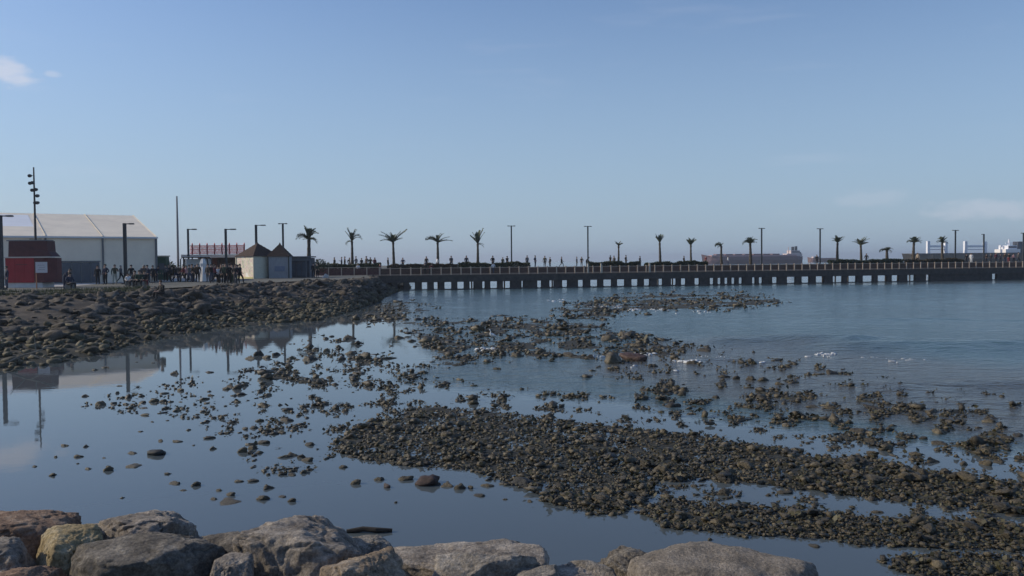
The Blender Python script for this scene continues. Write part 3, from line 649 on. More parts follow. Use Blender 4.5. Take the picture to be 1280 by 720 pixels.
boulder(786, 1025, 677, 6.9, 1.1, .95, 23, bmat("boulder_smooth", ((.19, .162, .13), (.31, .265, .215), (.42, .36, .30))), "smooth sloping tan slab boulder last along the bank", .15, .05, 8, (.55, .85), .10, .03, .02)
boulder(418, 492, 668, 7.4, .6, .6, 31, B_grey, "half-hidden grey stone behind the tan boulder", .2)
boulder(222, 330, 664, 7.3, .7, .7, 32, B_dark, "dark stone filling the gap before the big lumpy boulder", .3)
boulder(640, 770, 703, 6.9, .6, .6, 33, B_pinkg, "low pale stone at the lower edge beside the small whitish boulder", .1)
boulder(540, 690, 690, 6.5, .6, .5, 34, B_grey, "low grey stone below the wide streaked boulder", -.1)
boulder(250, 320, 690, 6.2, .6, .6, 35, B_pinkg, "small pinkish stone wedged before the big lumpy boulder", .2)
# driftwood
p = G(462, 664, .02); mb = MB(); mb.tube([(-.34, 0, 0), (-.1, .02, .025), (.1, -.01, .02), (.33, .03, 0)], [.03, .042, .04, .028], 8)
o = mb.build("driftwood", mat("drift_wood", (.035, .028, .022), .9, .4, 8, .4, 20)); o.location = tuple(p); tag(o, "short dark driftwood log floating before the boulders", "driftwood")

# ================================================================== THE PIER
PD = np.array([.962, .274]); PD /= np.linalg.norm(PD); PN = np.array([-PD[1], PD[0]])
P0 = PZ(480, 363, 116)[:2]
def PP(x, off, z=0.0):
    """point on the pier seen at picture column x, off metres behind its front edge"""
    d = ray(x, 328); k = d[0] / d[1]; o = P0 + PN * off
    t_ = (k * o[1] - o[0]) / (PD[0] - k * PD[1]); q = o + PD * t_
    return np.array([q[0], q[1], z]), t_
PA = math.atan2(PD[1], PD[0])
DECK, TOPZ, PW, BW = 2.09, 3.02, 7.2, 2.6
T0, T1 = -9.5, 140.0
def pl(t_, off, z): q = P0 + PD * t_ + PN * off; return (q[0], q[1], z)
M_conc = mat("dark_concrete", (.074, .062, .054), .8, .35, 1.5, .4, 6)  # one dark tone for slab, beams and piles
M_deck = mat("weathered_deck", (.17, .14, .115), .85, .3, 2, .3, 8)
M_brown = mat("brown_planter_boards", (.12, .072, .05), .85, .35, 2.5, .3, 8, stretch=(1, 1, 4))
M_rail = mat("tan_railing_paint", (.52, .40, .30), .7, .2, 3)
pier = empty("pier", pl(0, 0, 0), PA, "long promenade pier on dark piles reaching out over the sea", "pier")
def lbox(mb, x0, x1, y0, y1, z0, z1): return mb.box(((x0 + x1) / 2, (y0 + y1) / 2, (z0 + z1) / 2), (x1 - x0, y1 - y0, z1 - z0))
lbox(MB(), T0, T1, .203, PW, 1.80, DECK - .06).build("deck_slab", M_conc, pier)
lbox(MB(), T0, T1, 0, .2, 1.08, DECK - .05).build("edge_beam", M_conc, pier)
lbox(MB(), 1.0, T1, .05, .155, -.5, .10).build("waterline_band", M_conc, pier)  # low dark strip added along the waterline below the pile gaps
lbox(MB(), T0, T1, PW - .3, PW + .003, 1.66, 1.796).build("edge_beam", M_conc, pier)
n_ = 0
pk = MB()
for k in range(int((T1 - T0) / .5)):
    lbox(pk, T0 + k * .5, T0 + k * .5 + .485, -.06, BW - .003, DECK - .046, DECK + .004 * (k % 2))
o = pk.build("boardwalk_planks", M_deck, pier); o["kind"] = "stuff"
PLN = MB()
k = 0; x_ = T0
while x_ < T1:
    e = min(x_ + 3.0, T1); lbox(MB(), x_, e - .02, BW, BW + .12, DECK + .002, TOPZ - .03 + .01 * (k % 2)).build("planter_board", M_brown, pier); x_ = e; k += 1
lbox(MB(), T0, T1, BW + .125, PW, DECK + .003, TOPZ - .04).build("raised_walk", M_deck, pier)
GAPS = [(486.6, 6), (500.4, 7.5), (515.2, 7.5), (530.4, 8), (545.5, 6.5), (560.1, 9), (576, 8.5), (589.7, 5.5), (604.7, 3.5), (617.5, 9), (633.5, 9.5), (653.2, 2.4), (674.5, 5.5), (690, 6), (706.4, 7), (726.3, 7), (743, 9.5), (759.9, 10.5), (776.7, 10), (794, 8.5), (808.6, 8.5), (825.5, 7.4), (842.7, 7), (855, 6.5), (872, 6.5), (890.6, 5.5), (900, 4.8), (908.7, 4.8), (917.4, 4.8), (926.6, 5), (943, 4.5), (951.8, 5.2), (969.4, 7), (989.8, 11), (1007.7, 10), (1026, 11), (1048, 12.5), (1065.7, 12), (1085.7, 13), (1104, 12), (1120, 9), (1140, 10), (1161, 5), (1244, 6), (1283, 4)]
edges = [(478.5, GAPS[0][0] - GAPS[0][1] / 2)] + [(a[0] + a[1] / 2, b_[0] - b_[1] / 2) for a, b_ in zip(GAPS[:-1], GAPS[1:])]
for a, b_ in edges:
    t0 = PP(a, .1)[1]; t1 = PP(b_, .1)[1]; m_ = max(1, round((t1 - t0) / 2.6))
    for q in range(m_):
        u0 = t0 + (t1 - t0) * q / m_; u1 = t0 + (t1 - t0) * (q + 1) / m_ - (.02 if q < m_ - 1 else 0)
        mb = MB(); lbox(mb, u0, u1, .205, .66, -1.2, 1.797); mb.box(((u0 + u1) / 2, .43, .02), ((u1 - u0) + .1, .54, .3)); mb.build("pile", M_conc, pier)
for k in range(48):
    u = 1.2 + k * 2.55
    MB().tube([(u, PW - .7, -1.2), (u, PW - .7, 1.79)], .12, 8).build("rear_pile", M_conc, pier)
# railing along the seaward edge
rail = empty("railing", pl(0, .06, DECK), PA, "tan post-and-rail railing along the whole pier edge", "railing")
pm = None; u = T0 + .4; k = 0
while u < T1 - .2:
    if pm is None:
        mb = MB(); mb.box((0, 0, .535), (.15, .10, 1.05)); mb.box((0, 0, 1.08), (.19, .14, .04)); o = mb.build("post", M_rail, rail); pm = o.data
    else: o = link("post", pm, rail)
    o.location = (u, 0, .006); u += 1.43; k += 1
for z_, hh in ((.98, .07), (.12, .06)):
    MB().box(((T0 + T1) / 2, .085, z_), (T1 - T0, .05, hh)).build("rail", M_rail, rail)
M_wire = mat("railing_wire", (.10, .07, .055), .6, .1)
for z_ in (.30, .46, .62, .80):
    MB().box(((T0 + T1) / 2, .095, z_), (T1 - T0, .018, .022)).build("wire", M_wire, rail)
# three taller bright posts in the row
for x in (735, 751.5, 812):
    q, t_ = PP(x, -.06); mb = MB(); mb.box((0, 0, .68), (.22, .16, 1.36)); mb.box((0, 0, 1.38), (.27, .2, .05)); o = mb.build("tall_post", mat("pale_post", (.52, .46, .38), .7, .15), rail); o.location = (t_, -.12, .0)

# ================================================================== VEGETATION
M_leaf = mat("hedge_leaf", (.050, .062, .022), .7, .5, 2.5, objvar=.25)
M_leafd = mat("dark_shrub_leaf", (.028, .042, .022), .7, .45, 2, objvar=.25)
M_twig = mat("twig", (.07, .055, .04), .9, .2)
def leaf_cloud(name, n, fn, size, m, parent):
    c = fn(n); a = rng.normal(size=(n, 3)); a /= np.linalg.norm(a, axis=1)[:, None]; b_ = np.cross(a, rng.normal(size=(n, 3))); b_ /= np.linalg.norm(b_, axis=1)[:, None]
    s = size * rng.uniform(.5, 1.4, n)[:, None]; V = np.stack([c - a * s, c - b_ * s * .45, c + a * s, c + b_ * s * .45], 1).reshape(-1, 3)
    o = link(name, np_mesh(name, V, np.arange(4 * n).reshape(-1, 4), m), parent); o["kind"] = "stuff"; return o
def hedge(x0, x1, off, dep, z0, h, label, m):
    h += .38
    (a, ta), (b_, tb) = PP(x0, off), PP(x1, off)
    r = empty("hedge", pl(ta, off, z0), PA, label, "hedge", "hedges along the pier's planter"); ln = tb - ta
    def fn(n):
        x = rng.uniform(0, ln, n); top = h * (.72 + .4 * fbm(np.stack([x * .8, 0 * x + off, 0 * x + x0], 1), 4, 7)) ; z = top * rng.random(n) ** .8; y = rng.uniform(-.5, .5, n) * dep
        return np.stack([x, y, z], 1)
    leaf_cloud("foliage", int(ln * 520), fn, .13, m, r)
    mb = MB(); u = .3
    while u < ln:
        mb.tube([(u, 0, 0), (u + rng.normal() * .1, rng.normal() * .08, h * .6)], [.03, .012], 5); u += .7
    mb.build("stems", M_twig, r)
hedge(412, 476, 3.4, .9, TOPZ - .04, .75, "thick green hedge at the landward end of the pier", M_leaf)
hedge(484, 572, 3.3, .7, TOPZ - .04, .50, "low brownish hedge from the second to the fourth palm", mat("brown_hedge_leaf", (.075, .055, .030), .8, .5, 2.5))
hedge(573, 662, 3.3, .9, TOPZ - .04, .68, "green hedge around the foot of the first pier lamp", M_leaf)
hedge(735, 800, 3.4, .8, TOPZ - .04, .62, "green hedge beginning at the second pier lamp", M_leaf)
hedge(806, 884, 3.4, .8, TOPZ - .04, .55, "yellow-green hedge before the bow of the brown ship", M_leaf)
hedge(1036, 1128, 3.4, .9, TOPZ - .04, .62, "dark green hedge between the two ships", M_leafd)
hedge(1132, 1204, 3.4, .9, TOPZ - .04, .62, "dark brown-green hedge before the ship with white gantries", mat("olive_hedge_leaf", (.06, .05, .028), .8, .5, 2.5))
def shrub(p, w_, h, label, m=M_leafd, n=900, name="shrub"):
    r = empty(name, tuple(p), 0, label, "shrub")
    def fn(k):
        a = rng.normal(size=(k, 3)); a /= np.linalg.norm(a, axis=1)[:, None]; rad = rng.random(k) ** .4; q = a * rad[:, None] * [w_ / 2, w_ / 2, h / 2]
        lump = 1 + .35 * fbm(a * 1.8 + p[0], 3, 5); return q * lump[:, None] + [0, 0, h * .52]
    leaf_cloud("foliage", n, fn, .14, m, r)
    mb = MB()
    for k in range(5):
        a = k * 1.26; mb.tube([(0, 0, 0), (.2 * w_ * math.cos(a), .2 * w_ * math.sin(a), h * .6)], [.05, .015], 5)
    mb.build("stems", M_twig, r)
shrub(PZ(213, 351, 108) * [1, 1, 0] + [0, 0, 2.2], 2.2, 2.0, "dark bushy shrub beside the dark green booth")
shrub(PZ(207, 351, 112) * [1, 1, 0] + [0, 0, 2.2], 1.9, 1.7, "smaller dark shrub behind the dark green booth")
shrub(PZ(398, 346, 112) * [1, 1, 0] + [0, 0, 2.2], 2.6, 2.3, "round dark shrub at the foot of the first palm")
shrub(PZ(408, 346, 116) * [1, 1, 0] + [0, 0, 2.2], 2.4, 1.8, "low spreading shrub where the pier hedge begins")
# grass on the bank top below the red kiosk
gp = emb(rng.uniform(26, 62, 9000), rng.uniform(-.12, .14, 9000)); gn = len(gp)
a = rng.uniform(0, 6.28, gn); hgt = rng.uniform(.08, .28, gn); wd = .025
dx = np.stack([np.cos(a) * wd, np.sin(a) * wd, 0 * a], 1); tip = np.stack([rng.normal(size=gn) * .06, rng.normal(size=gn) * .06, hgt], 1)
gp[:, 2] = np.maximum(gp[:, 2], 2.1)
V = np.stack([gp - dx, gp + dx, gp + tip], 1).reshape(-1, 3)
tag(link("grass", np_mesh("grass", V, np.arange(3 * gn).reshape(-1, 3), mat("dry_grass", (.085, .09, .045), .9, .4, 1.2))), kind='stuff')

M_trunk = mat("palm_trunk", (.075, .06, .045), .95, .4, 6, .7, 20)
M_frond = mat("palm_frond", (.085, .10, .058), .75, .4, 3, objvar=.3)
def frond_mesh(droop, ln=1.0, nl=16, seed=0):
    r_ = np.random.default_rng(seed); V, Fq = [], []; pts = []
    ang = 0.0; p = np.array([0., 0., 0.]); 
    for k in range(nl + 1):
        pts.append(p.copy()); a = -droop * (k / nl) ** 1.4; p = p + ln / nl * np.array([math.cos(a), 0, math.sin(a)])
    mb = MB(); mb.tube(pts, [.034 * (1 - .8 * k / nl) for k in range(nl + 1)], 4)
    for k in range(1, nl + 1):
        f = k / nl; l = ln * .34 * math.sin(math.pi * (.18 + .76 * f)) * r_.uniform(.8, 1.15)
        for sg in (-1, 1):
            q = pts[k]; fw = .55 * l; e = q + np.array([fw, sg * l * .62, l * (.28 - .5 * f) + r_.normal() * .02]); wv = np.array([ln * .044, 0, 0])
            mb.quad(q - wv, q + wv, e + wv * .4, e - wv * .4)
    return mb.mesh("frond", M_frond)
FR = [frond_mesh(dr, 1.0, 14, k) for k, dr in enumerate((.25, .6, 1.1, 1.7, 2.3))]
def palm(x, ycrown, base, fr, label, trunk_r=.15):
    """fr: list of (azimuth, elevation, length, droop index)"""
    Z = base[1]; h = PZ(x, ycrown, Z)[2] - base[2]
    r = empty("palm_tree", tuple(base), 0, label, "palm", "young palms along the promenade")
    mb = MB(); pts = []; rad = []
    for k in range(13):
        f = k / 12; pts.append((.05 * math.sin(2 * f + x), .04 * math.cos(3 * f + x), h * f)); rad.append(trunk_r * (1.5 - .62 * f + (.12 if k % 2 else 0)) + (.05 if k == 12 else 0))
    mb.tube(pts, rad, 9); mb.tube([(pts[-1][0], pts[-1][1], h - .15), (pts[-1][0], pts[-1][1], h + .25)], [.2, .07], 9)
    mb.build("trunk", M_trunk, r)
    for az, el, ln, di in [q for q in fr] + [(q[0] + rnd.uniform(-28, 28), min(82, q[1] + rnd.uniform(-6, 22)), q[2] * rnd.uniform(.7, 1.0), q[3]) for q in fr]:
        ln *= 1.2; el = min(84, el + 14)
        o = link("frond", FR[di], r); o.location = (pts[-1][0], pts[-1][1], h); o.rotation_euler = (rnd.uniform(-.4, .4), -R(el), R(az)); o.scale = (ln, ln * .9, ln)
def fan(n, el, spread, ln, di, seed):
    q = random.Random(seed); return [(360 * k / n + q.uniform(-20, 20), el + q.uniform(-spread, spread), ln * q.uniform(.75, 1.15), max(0, min(4, di + q.choice((-1, 0, 0, 1))))) for k in range(n)]
ZB = TOPZ - .04
palm(387, 300, PZ(387, 346, 104) * [1, 1, 0] + [0, 0, 2.2], fan(15, 38, 38, 1.4, 2, 1), "young palm standing on the land beside the dark flat-roofed hut", .2)
palm(440, 302, PP(440, 4.6, ZB)[0], [(165, 62, 1.7, 0), (190, 50, 1.4, 0), (20, 65, 1.5, 0), (-15, 58, 1.5, 0), (100, 70, 1.1, 0), (-5, 45, 1.5, 4), (180, 5, 1.0, 4), (260, 60, 1.1, 0)], "palm with sparse upright fronds and one hooked frond above the crowd")
palm(492, 303, PP(492, 4.6, ZB)[0], [(180, 28, 1.9, 1), (160, 45, 1.4, 1), (5, 35, 2.2, 0), (20, 55, 1.4, 1), (90, 50, 1.2, 1), (270, 45, 1.2, 1), (200, 15, 1.6, 2), (-25, 20, 1.4, 1), (185, 60, 1.2, 0)], "palm with wide flat fan of fronds second along the pier")
palm(547, 303, PP(547, 4.6, ZB)[0], [(180, 40, 1.7, 3), (165, 50, 1.4, 3), (10, 55, 1.3, 1), (0, 5, 1.8, 1), (195, 20, 1.6, 2), (90, 55, 1.1, 1), (40, 60, 1.2, 1)], "palm with fronds bent to both sides before the green hedge")
palm(597, 305, PP(597, 4.6, ZB)[0], [(175, 58, 1.5, 0), (200, 40, 1.4, 0), (10, 62, 2.0, 0), (-15, 50, 1.6, 0), (60, 75, 1.7, 0), (120, 70, 1.5, 0), (-10, -20, .9, 2), (250, 65, 1.3, 0)], "palm with upright spiky fronds left of the first pier lamp")
palm(773, 308, PP(773, 4.6, ZB)[0], fan(9, 48, 25, .8, 1, 6), "small short palm right of the second pier lamp", .12)
palm(825, 304, PP(825, 4.6, ZB)[0], [(165, 58, 1.3, 0), (200, 45, 1.0, 0), (15, 58, 1.2, 0), (-20, 50, 1.1, 0), (90, 70, 1.1, 0), (270, 60, 1.0, 0), (40, 70, 1.2, 0)], "palm with forked upright fronds before open sky in mid pier")
palm(864, 307, PP(864, 4.6, ZB)[0], fan(9, 52, 22, 1.05, 1, 8), "slim palm left of the brown ship's bow", .13)
palm(902, 308, PP(902, 4.6, ZB)[0], [(180, 40, 1.1, 4), (165, 30, 1.0, 4), (200, 20, 1.2, 3), (150, 50, .9, 3), (10, 60, .6, 2), (220, 5, .9, 3)], "drooping palm bent to one side before the brown ship's bow", .15)
palm(938, 305, PP(938, 4.6, ZB)[0], fan(11, 45, 35, 1.25, 2, 10) + [(185, 25, 1.3, 4)], "bushy palm before the brown ship's hull", .18)
palm(1047, 304, PP(1047, 4.6, ZB)[0], fan(11, 48, 28, 1.2, 1, 11), "palm right of the lamp past the brown ship", .17)
palm(1076, 307, PP(1076, 4.6, ZB)[0], fan(9, 32, 22, 1.5, 1, 12), "palm with wide low fronds between the two ships", .16)
palm(1109, 313, PP(1109, 4.6, ZB)[0], fan(7, 20, 30, .9, 3, 13) + [(180, 10, 1.3, 3)], "short ragged palm left of the ship with gantries", .2)
palm(1142, 304, PP(1142, 4.6, ZB)[0], fan(14, 40, 35, 1.25, 2, 14), "thick palm left of the first white gantry", .19)
palm(1178, 304, PP(1178, 4.6, ZB)[0], fan(13, 45, 40, 1.05, 2, 15), "round-headed palm before the first white gantry", .17)

# ================================================================== LAMPS AND MASTS
M_pole = mat("dark_grey_pole", (.045, .048, .052), .55, .15, 3, metal=.3)
M_head = mat("lamp_head_metal", (.06, .062, .066), .5, .1, metal=.4)
M_lens = mat("lamp_lens", (.55, .55, .52), .3, .05)
def lamp(x, ytop, base, arms, label, group, r=.085, square=True):
    Z = base[1]; h = PZ(x, ytop, Z)[2] - base[2]
    o = empty("street_lamp", tuple(base), 0, label, "street lamp", group)
    mb = MB(); mb.box((0, 0, h / 2), (r * 2, r * 2, h)); mb.build("pole", M_pole, o)
    MB().box((0, 0, .05), (r * 4.5, r * 4.5, .1)).build("base_plate", M_pole, o)
    for az, ln in arms:
        mb = MB(); c, s = math.cos(R(az)), math.sin(R(az)); mb.box((c * (ln * .2 + r), s * (ln * .2 + r), h - .06), (ln * .4, .07, .08), R(az)); a = mb.build("arm", M_pole, o)
        MB().box((c * (ln * .7 + r), s * (ln * .7 + r), h - .055), (ln * .62, .24, .11), R(az), .85).build("lamp_head", M_head, o)
        MB().box((c * (ln * .7 + r), s * (ln * .7 + r), h - .118), (ln * .45, .17, .02), R(az)).build("lens", M_lens, o)
def land(x, Z, z=2.2): return PZ(x, 340, Z) * [1, 1, 0] + [0, 0, z]
GL = "lamps with one arm on the promenade"
lamp(2, 269, land(2, 61), [(0, .82)], "one-armed lamp at the red kiosk on the picture edge", GL, .11)
lamp(157, 279, land(157, 75), [(0, .72)], "one-armed lamp standing before the white marquee wall", GL, .12)
lamp(236, 286, land(236, 90), [(0, .85)], "one-armed lamp beside the thin tall mast", GL)
lamp(283, 286, land(283, 88), [(0, 1.0)], "one-armed lamp standing before the red rooftop lattice", GL, .1)
lamp(321, 281, land(321, 101), [(0, 1.05)], "one-armed lamp rising behind the two pointed huts", GL, .12)
lamp(354.5, 279, land(354.5, 104), [(0, .45), (180, .45)], "two-armed lamp rising behind the grey pointed hut", None, .1)
GP = "lamps with two arms on the pier"
for x, yt, lab, ar in [(639.5, 282, "first two-armed lamp on the pier, standing in green hedge", .5), (735, 282.5, "second two-armed lamp on the pier, beside standing people", .5), (952, 285, "two-armed pier lamp rising before the brown ship", .45), (1025, 285.5, "two-armed pier lamp right of the brown ship's stern", .5), (1194, 287.5, "two-armed pier lamp between the two white gantries", .55), (1279, 291, "two-armed pier lamp at the picture edge by the white ship bridge", .5)]:
    lamp(x, yt, PP(x, 5.6, ZB)[0], [(PA * 57.3, ar), (180 + PA * 57.3, ar)], lab, GP, .10)
lamp(1229.5, 292.5, PP(1229.5, 5.2, ZB)[0], [(180 + PA * 57.3, .4)], "short one-armed pier lamp before the second white gantry", None, .1)
# floodlight mast
Z = 77; b0 = land(45.5, Z); h = PZ(44.5, 209, Z)[2] - 2.2
o = empty("floodlight_mast", tuple(b0), 0, "tall mast with staggered floodlights behind the red kiosk", "floodlight mast")
MB().tube([(0, 0, 0), (0, 0, h * .5), (0, 0, h)], [.13, .10, .06], 10).build("pole", M_pole, o)
for dy, dx in [(219.5, -4.3), (228.8, -4), (228.2, -1.2), (237.5, -1.5), (236.8, 2.8), (244.6, 4.6), (253.3, 4.4), (253.3, 1.8)]:
    z_ = PZ(45, dy, Z)[2] - 2.2; x_ = dx * Z / F_PX
    a = MB().tube([(0, 0, z_), (x_ * .75, -.05, z_)], .025, 6).build("bracket", M_pole, o)
    mb = MB(); mb.tube([(x_, .12, z_), (x_, .05, z_), (x_, -.16, z_ - .03), (x_, -.22, z_ - .04)], [.08, .13, .16, .15], 10); mb.build("floodlight", M_head, o)
for z_ in (3.9, 4.15): MB().box((.0, 0, z_), (1.1, .08, .06)).build("cross_arm", M_pole, o)
Z = 105; b0 = land(223, Z); h = PZ(223, 246, Z)[2] - 2.2
o = empty("flag_mast", tuple(b0), 0, "thin tall bare mast between the marquee and the pavilion", "mast")
MB().tube([(0, 0, 0), (0, 0, h * .6), (0, 0, h)], [.15, .13, .09], 10).build("pole", mat("grey_mast", (.20, .20, .21), .5, .1, metal=.3), o)
MB().tube([(0, 0, 0), (0, 0, .3)], [.3, .26], 10).build("base", M_pole, o)
MB().tube([(0, 0, h), (0, 0, h + .1)], [.1, .04], 8).build("cap", M_pole, o)

# ================================================================== BUILDINGS ON THE PROMENADE
# ---- white marquee
M_pvc = mat("white_pvc", (.95, .79, .61), .6, .08, .6, .15, 2)
M_roofp = mat("pvc_roof", (.86, .76, .60), .6, .10, .5, .15, 2)
M_roofw = mat("whiter_pvc", (.86, .87, .88), .5, .05, .5)  # whiter tone for one patch of the roof
M_alu = mat("grey_frame", (.16, .16, .165), .5, .1, metal=.4)
ce = PZ(196, 350, 85); tent = empty("marquee", (ce[0], ce[1], 2.2), R(34), "large white event marquee with pitched roof and grey walls", "marquee")
EV, RG, HD, BAY = 4.50, 7.25, 12.0, 4.9
def q4(name, a, b_, c, d, m, th=.06):
    n = (Vector(b_) - Vector(a)).cross(Vector(d) - Vector(a)).normalized() * th
    v = [Vector(p) for p in (a, b_, c, d)]; v += [p - n for p in v]
    mb = MB(); mb.add(v, [(0, 1, 2, 3), (7, 6, 5, 4), (0, 4, 5, 1), (1, 5, 6, 2), (2, 6, 7, 3), (3, 7, 4, 0)]); return mb.build(name, m, tent)
for k in range(5):
    x1, x0 = -k * BAY - .06, -(k + 1) * BAY + .06
    q4("wall_panel", (x0, 0, 0), (x1, 0, 0), (x1, 0, EV - .03), (x0, 0, EV - .03), M_pvc)
    q4("wall_panel", (x1, 2 * HD, 0), (x0, 2 * HD, 0), (x0, 2 * HD, EV - .03), (x1, 2 * HD, EV - .03), M_pvc)
    q4("roof_panel", (x0 - .03, -.25, EV), (x1 + .03, -.25, EV), (x1 + .03, HD, RG), (x0 - .03, HD, RG), M_roofp)
    q4("roof_panel", (x1 + .03, 2 * HD + .25, EV), (x0 - .03, 2 * HD + .25, EV), (x0 - .03, HD, RG + .004), (x1 + .03, HD, RG + .004), M_roofp)
for a, b_ in ((0, HD), (HD, 2 * HD)):
    z0, z1 = (EV, RG) if a == 0 else (RG, EV)
    q4("gable_panel", (0, a, 0), (0, b_, 0), (0, b_, z1 - .05), (0, a, z0 - .05), M_pvc)
for k in range(6):
    x = -k * BAY
    MB().box((x, -.03, EV / 2 - .06), (.16 if k else .2, .16, EV - .12)).build("frame_post", M_alu, tent)
    mb = MB(); mb.tube([(x, -.2, EV + .045), (x, HD, RG + .045), (x, 2 * HD + .2, EV + .045)], .035, 6); mb.build("roof_seam", mat("roof_seam", (.66, .58, .46), .7, .1), tent)
MB().box((-2.5 * BAY, -.28, EV - .09), (5 * BAY + .3, .05, .16)).build("eave_beam", mat("eave_white", (.75, .75, .74), .5, .05), tent)
f = lambda y: EV + (RG - EV) * y / HD + .035
q4("roof_patch", (-22.3, 2.8, f(2.8)), (-10.4, 2.8, f(2.8)), (-10.4, 10.8, f(10.8)), (-22.3, 10.8, f(10.8)), M_roofw, .03)
M_glz = mat("dark_glazing", (.075, .09, .115), .25, .2, 1.5, spec=.6)
for k in range(5):
    x = -5.6 - k * .82; MB().box((x, -.06, 1.02), (.74, .05, 1.96)).build("glazed_door", M_glz, tent)
    MB().box((x - .41, -.075, 1.02), (.07, .09, 2.02)).build("door_frame", M_alu, tent)
MB().box((-7.25, -.075, 2.08), (4.2, .09, .1)).build("door_frame", M_alu, tent)

# ---- red kiosk
M_redp = mat("red_panel", (.36, .022, .030), .5, .18, 1.2, .1, 5)
M_redd = mat("dull_red_panel", (.12, .030, .030), .6, .3, 1.5, .1, 5)
M_mar = mat("maroon_board", (.085, .030, .030), .7, .3, 1.5)
M_cream = mat("cream_trim", (.60, .52, .45), .6, .1, 2)
M_plinth = mat("white_plinth", (.62, .60, .58), .7, .1, 2)
c0 = PZ(7, 350, 66); c1 = PZ(55, 350, 66); W = c1[0] - c0[0]
kio = empty("food_kiosk", (c0[0], 66, 2.2), 0, "red food kiosk with cream ledge and maroon signboard on top", "kiosk")
D = 1.9; z_b = PZ(30, 353.3, 66)[2] - 2.2; z_l = PZ(30, 322.5, 66)[2] - 2.2; z_t = PZ(30, 301, 66)[2] - 2.2
MB().box((W * .48, D / 2, z_b / 2 - .005), (W * .92, D - .2, z_b - .01)).build("plinth", M_plinth, kio)
for k in range(4):
    x = W * (k + .5) / 4; MB().box((x, .05, (z_b + z_l) / 2), (W / 4 - .012, .1, z_l - z_b)).build("front_panel", M_redp if k < 3 else M_redd, kio)
mb = MB(); q = [(W, 0), (W + .62, .8), (W + .62, 1.5), (W, 1.5)]
mb.add([(x, y, z_b) for x, y in q] + [(x, y, z_l) for x, y in q], [(3, 2, 1, 0), (4, 5, 6, 7), (0, 1, 5, 4), (1, 2, 6, 5), (2, 3, 7, 6), (3, 0, 4, 7)]); mb.build("end_panel", M_redd, kio)
MB().box((W / 2, D / 2 + .1, (z_b + z_l) / 2), (W - .02, D - .25, z_l - z_b - .01)).build("body", M_redd, kio)
MB().box((W / 2 + .2, .35, z_l + .05), (W + .6, .95, .10)).build("ledge", M_cream, kio)
mb = MB(); q0, q1 = (.15, .3), (W + .35, .3)
mb.add([(.05, .35, z_l + .1), (W + .5, .35, z_l + .1), (W + .12, .45, z_l + .5), (W + .06, .45, z_t), (.05, .45, z_t), (.05, 1.6, z_l + .1), (W + .5, 1.6, z_l + .1), (W + .12, 1.6, z_l + .5), (W + .06, 1.6, z_t), (.05, 1.6, z_t)],
       [(0, 1, 2, 3, 4), (9, 8, 7, 6, 5), (0, 4, 9, 5), (1, 6, 7, 2), (2, 7, 8, 3), (4, 3, 8, 9), (0, 5, 6, 1)]); mb.build("signboard", M_mar, kio)
MB().box((W * .46, 1.1, z_t + .04), (W * 1.02, 1.2, .08)).build("roof", mat("grey_roof_sheet", (.22, .21, .20), .7, .15), kio)
M_pal = mat("pale_sign_paint", (.33, .22, .21), .6, .1)
for k, x in enumerate((.95, 1.35)):
    MB().tube([(x - .17, .50, z_l + .42), (x - .12, .55, z_l + .62), (x, .58, z_l + .70), (x + .12, .55, z_l + .62), (x + .17, .50, z_l + .42)], .025, 5).build("sign_emblem", M_pal, kio)
MB().box((W * .42, -.012, (z_b + z_l) / 2 + .45), (W * .30, .02, .05)).build("counter_rail", M_redd, kio)
# square white sign before it
b0 = land(45.5, 63); o = empty("sign_board", tuple(b0), 0, "square white notice sign on an orange-brown post before the red kiosk", "sign")
zt = PZ(45, 341, 63)[2] - 2.2; MB().tube([(0, 0, -.3), (0, 0, zt + .4)], .04, 6).build("post", mat("orange_post", (.30, .13, .07), .7, .2), o)
zu = PZ(45, 327.5, 63)[2] - 2.2; sw = 14.5 * 63 / F_PX
MB().box((.42, -.06, (zt + zu) / 2), (sw, .04, zu - zt)).build("board", mat("white_sign_face", (.62, .58, .58), .6, .08), o)
mb = MB()
for k in range(3): mb.box((.42 + (k % 2) * .06, -.083, zt + (zu - zt) * (.3 + .2 * k)), (sw * (.62 - .12 * (k % 2)), .006, .045))
mb.build("faded_print", mat("faded_print", (.42, .36, .37), .7, .1), o)

# ---- two pointed huts, the dark flat hut, the pavilion with red lattice, booth, shelter
M_thatch = mat("brown_shingle", (.060, .038, .030), .95, .4, 8, .8, 25)
mm = bpy.data.materials.new("painted_mural"); mm.use_nodes = True; t = mm.node_tree; L = t.links.new; b = t.nodes['Principled BSDF']; b.inputs['Roughness'].default_value = .7
co = t.nodes.new('ShaderNodeTexCoord'); nn_ = t.nodes.new('ShaderNodeTexNoise'); nn_.inputs['Scale'].default_value = 1.6; nn_.inputs['Detail'].default_value = 3; L(co.outputs['Object'], nn_.inputs[0])
ra = t.nodes.new('ShaderNodeValToRGB'); e = ra.color_ramp.elements; e[0].position = .36; e[0].color = (.55, .55, .42, 1); e[1].position = .66; e[1].color = (.95, .93, .86, 1)
for p_, c_ in ((.44, (.85, .80, .66, 1)), (.50, (.72, .52, .47, 1)), (.55, (.86, .80, .70, 1)), (.60, (.78, .72, .45, 1))): k = ra.color_ramp.elements.new(p_); k.color = c_
L(nn_.outputs[0], ra.inputs[0]); L(ra.outputs[0], b.inputs['Base Color'])
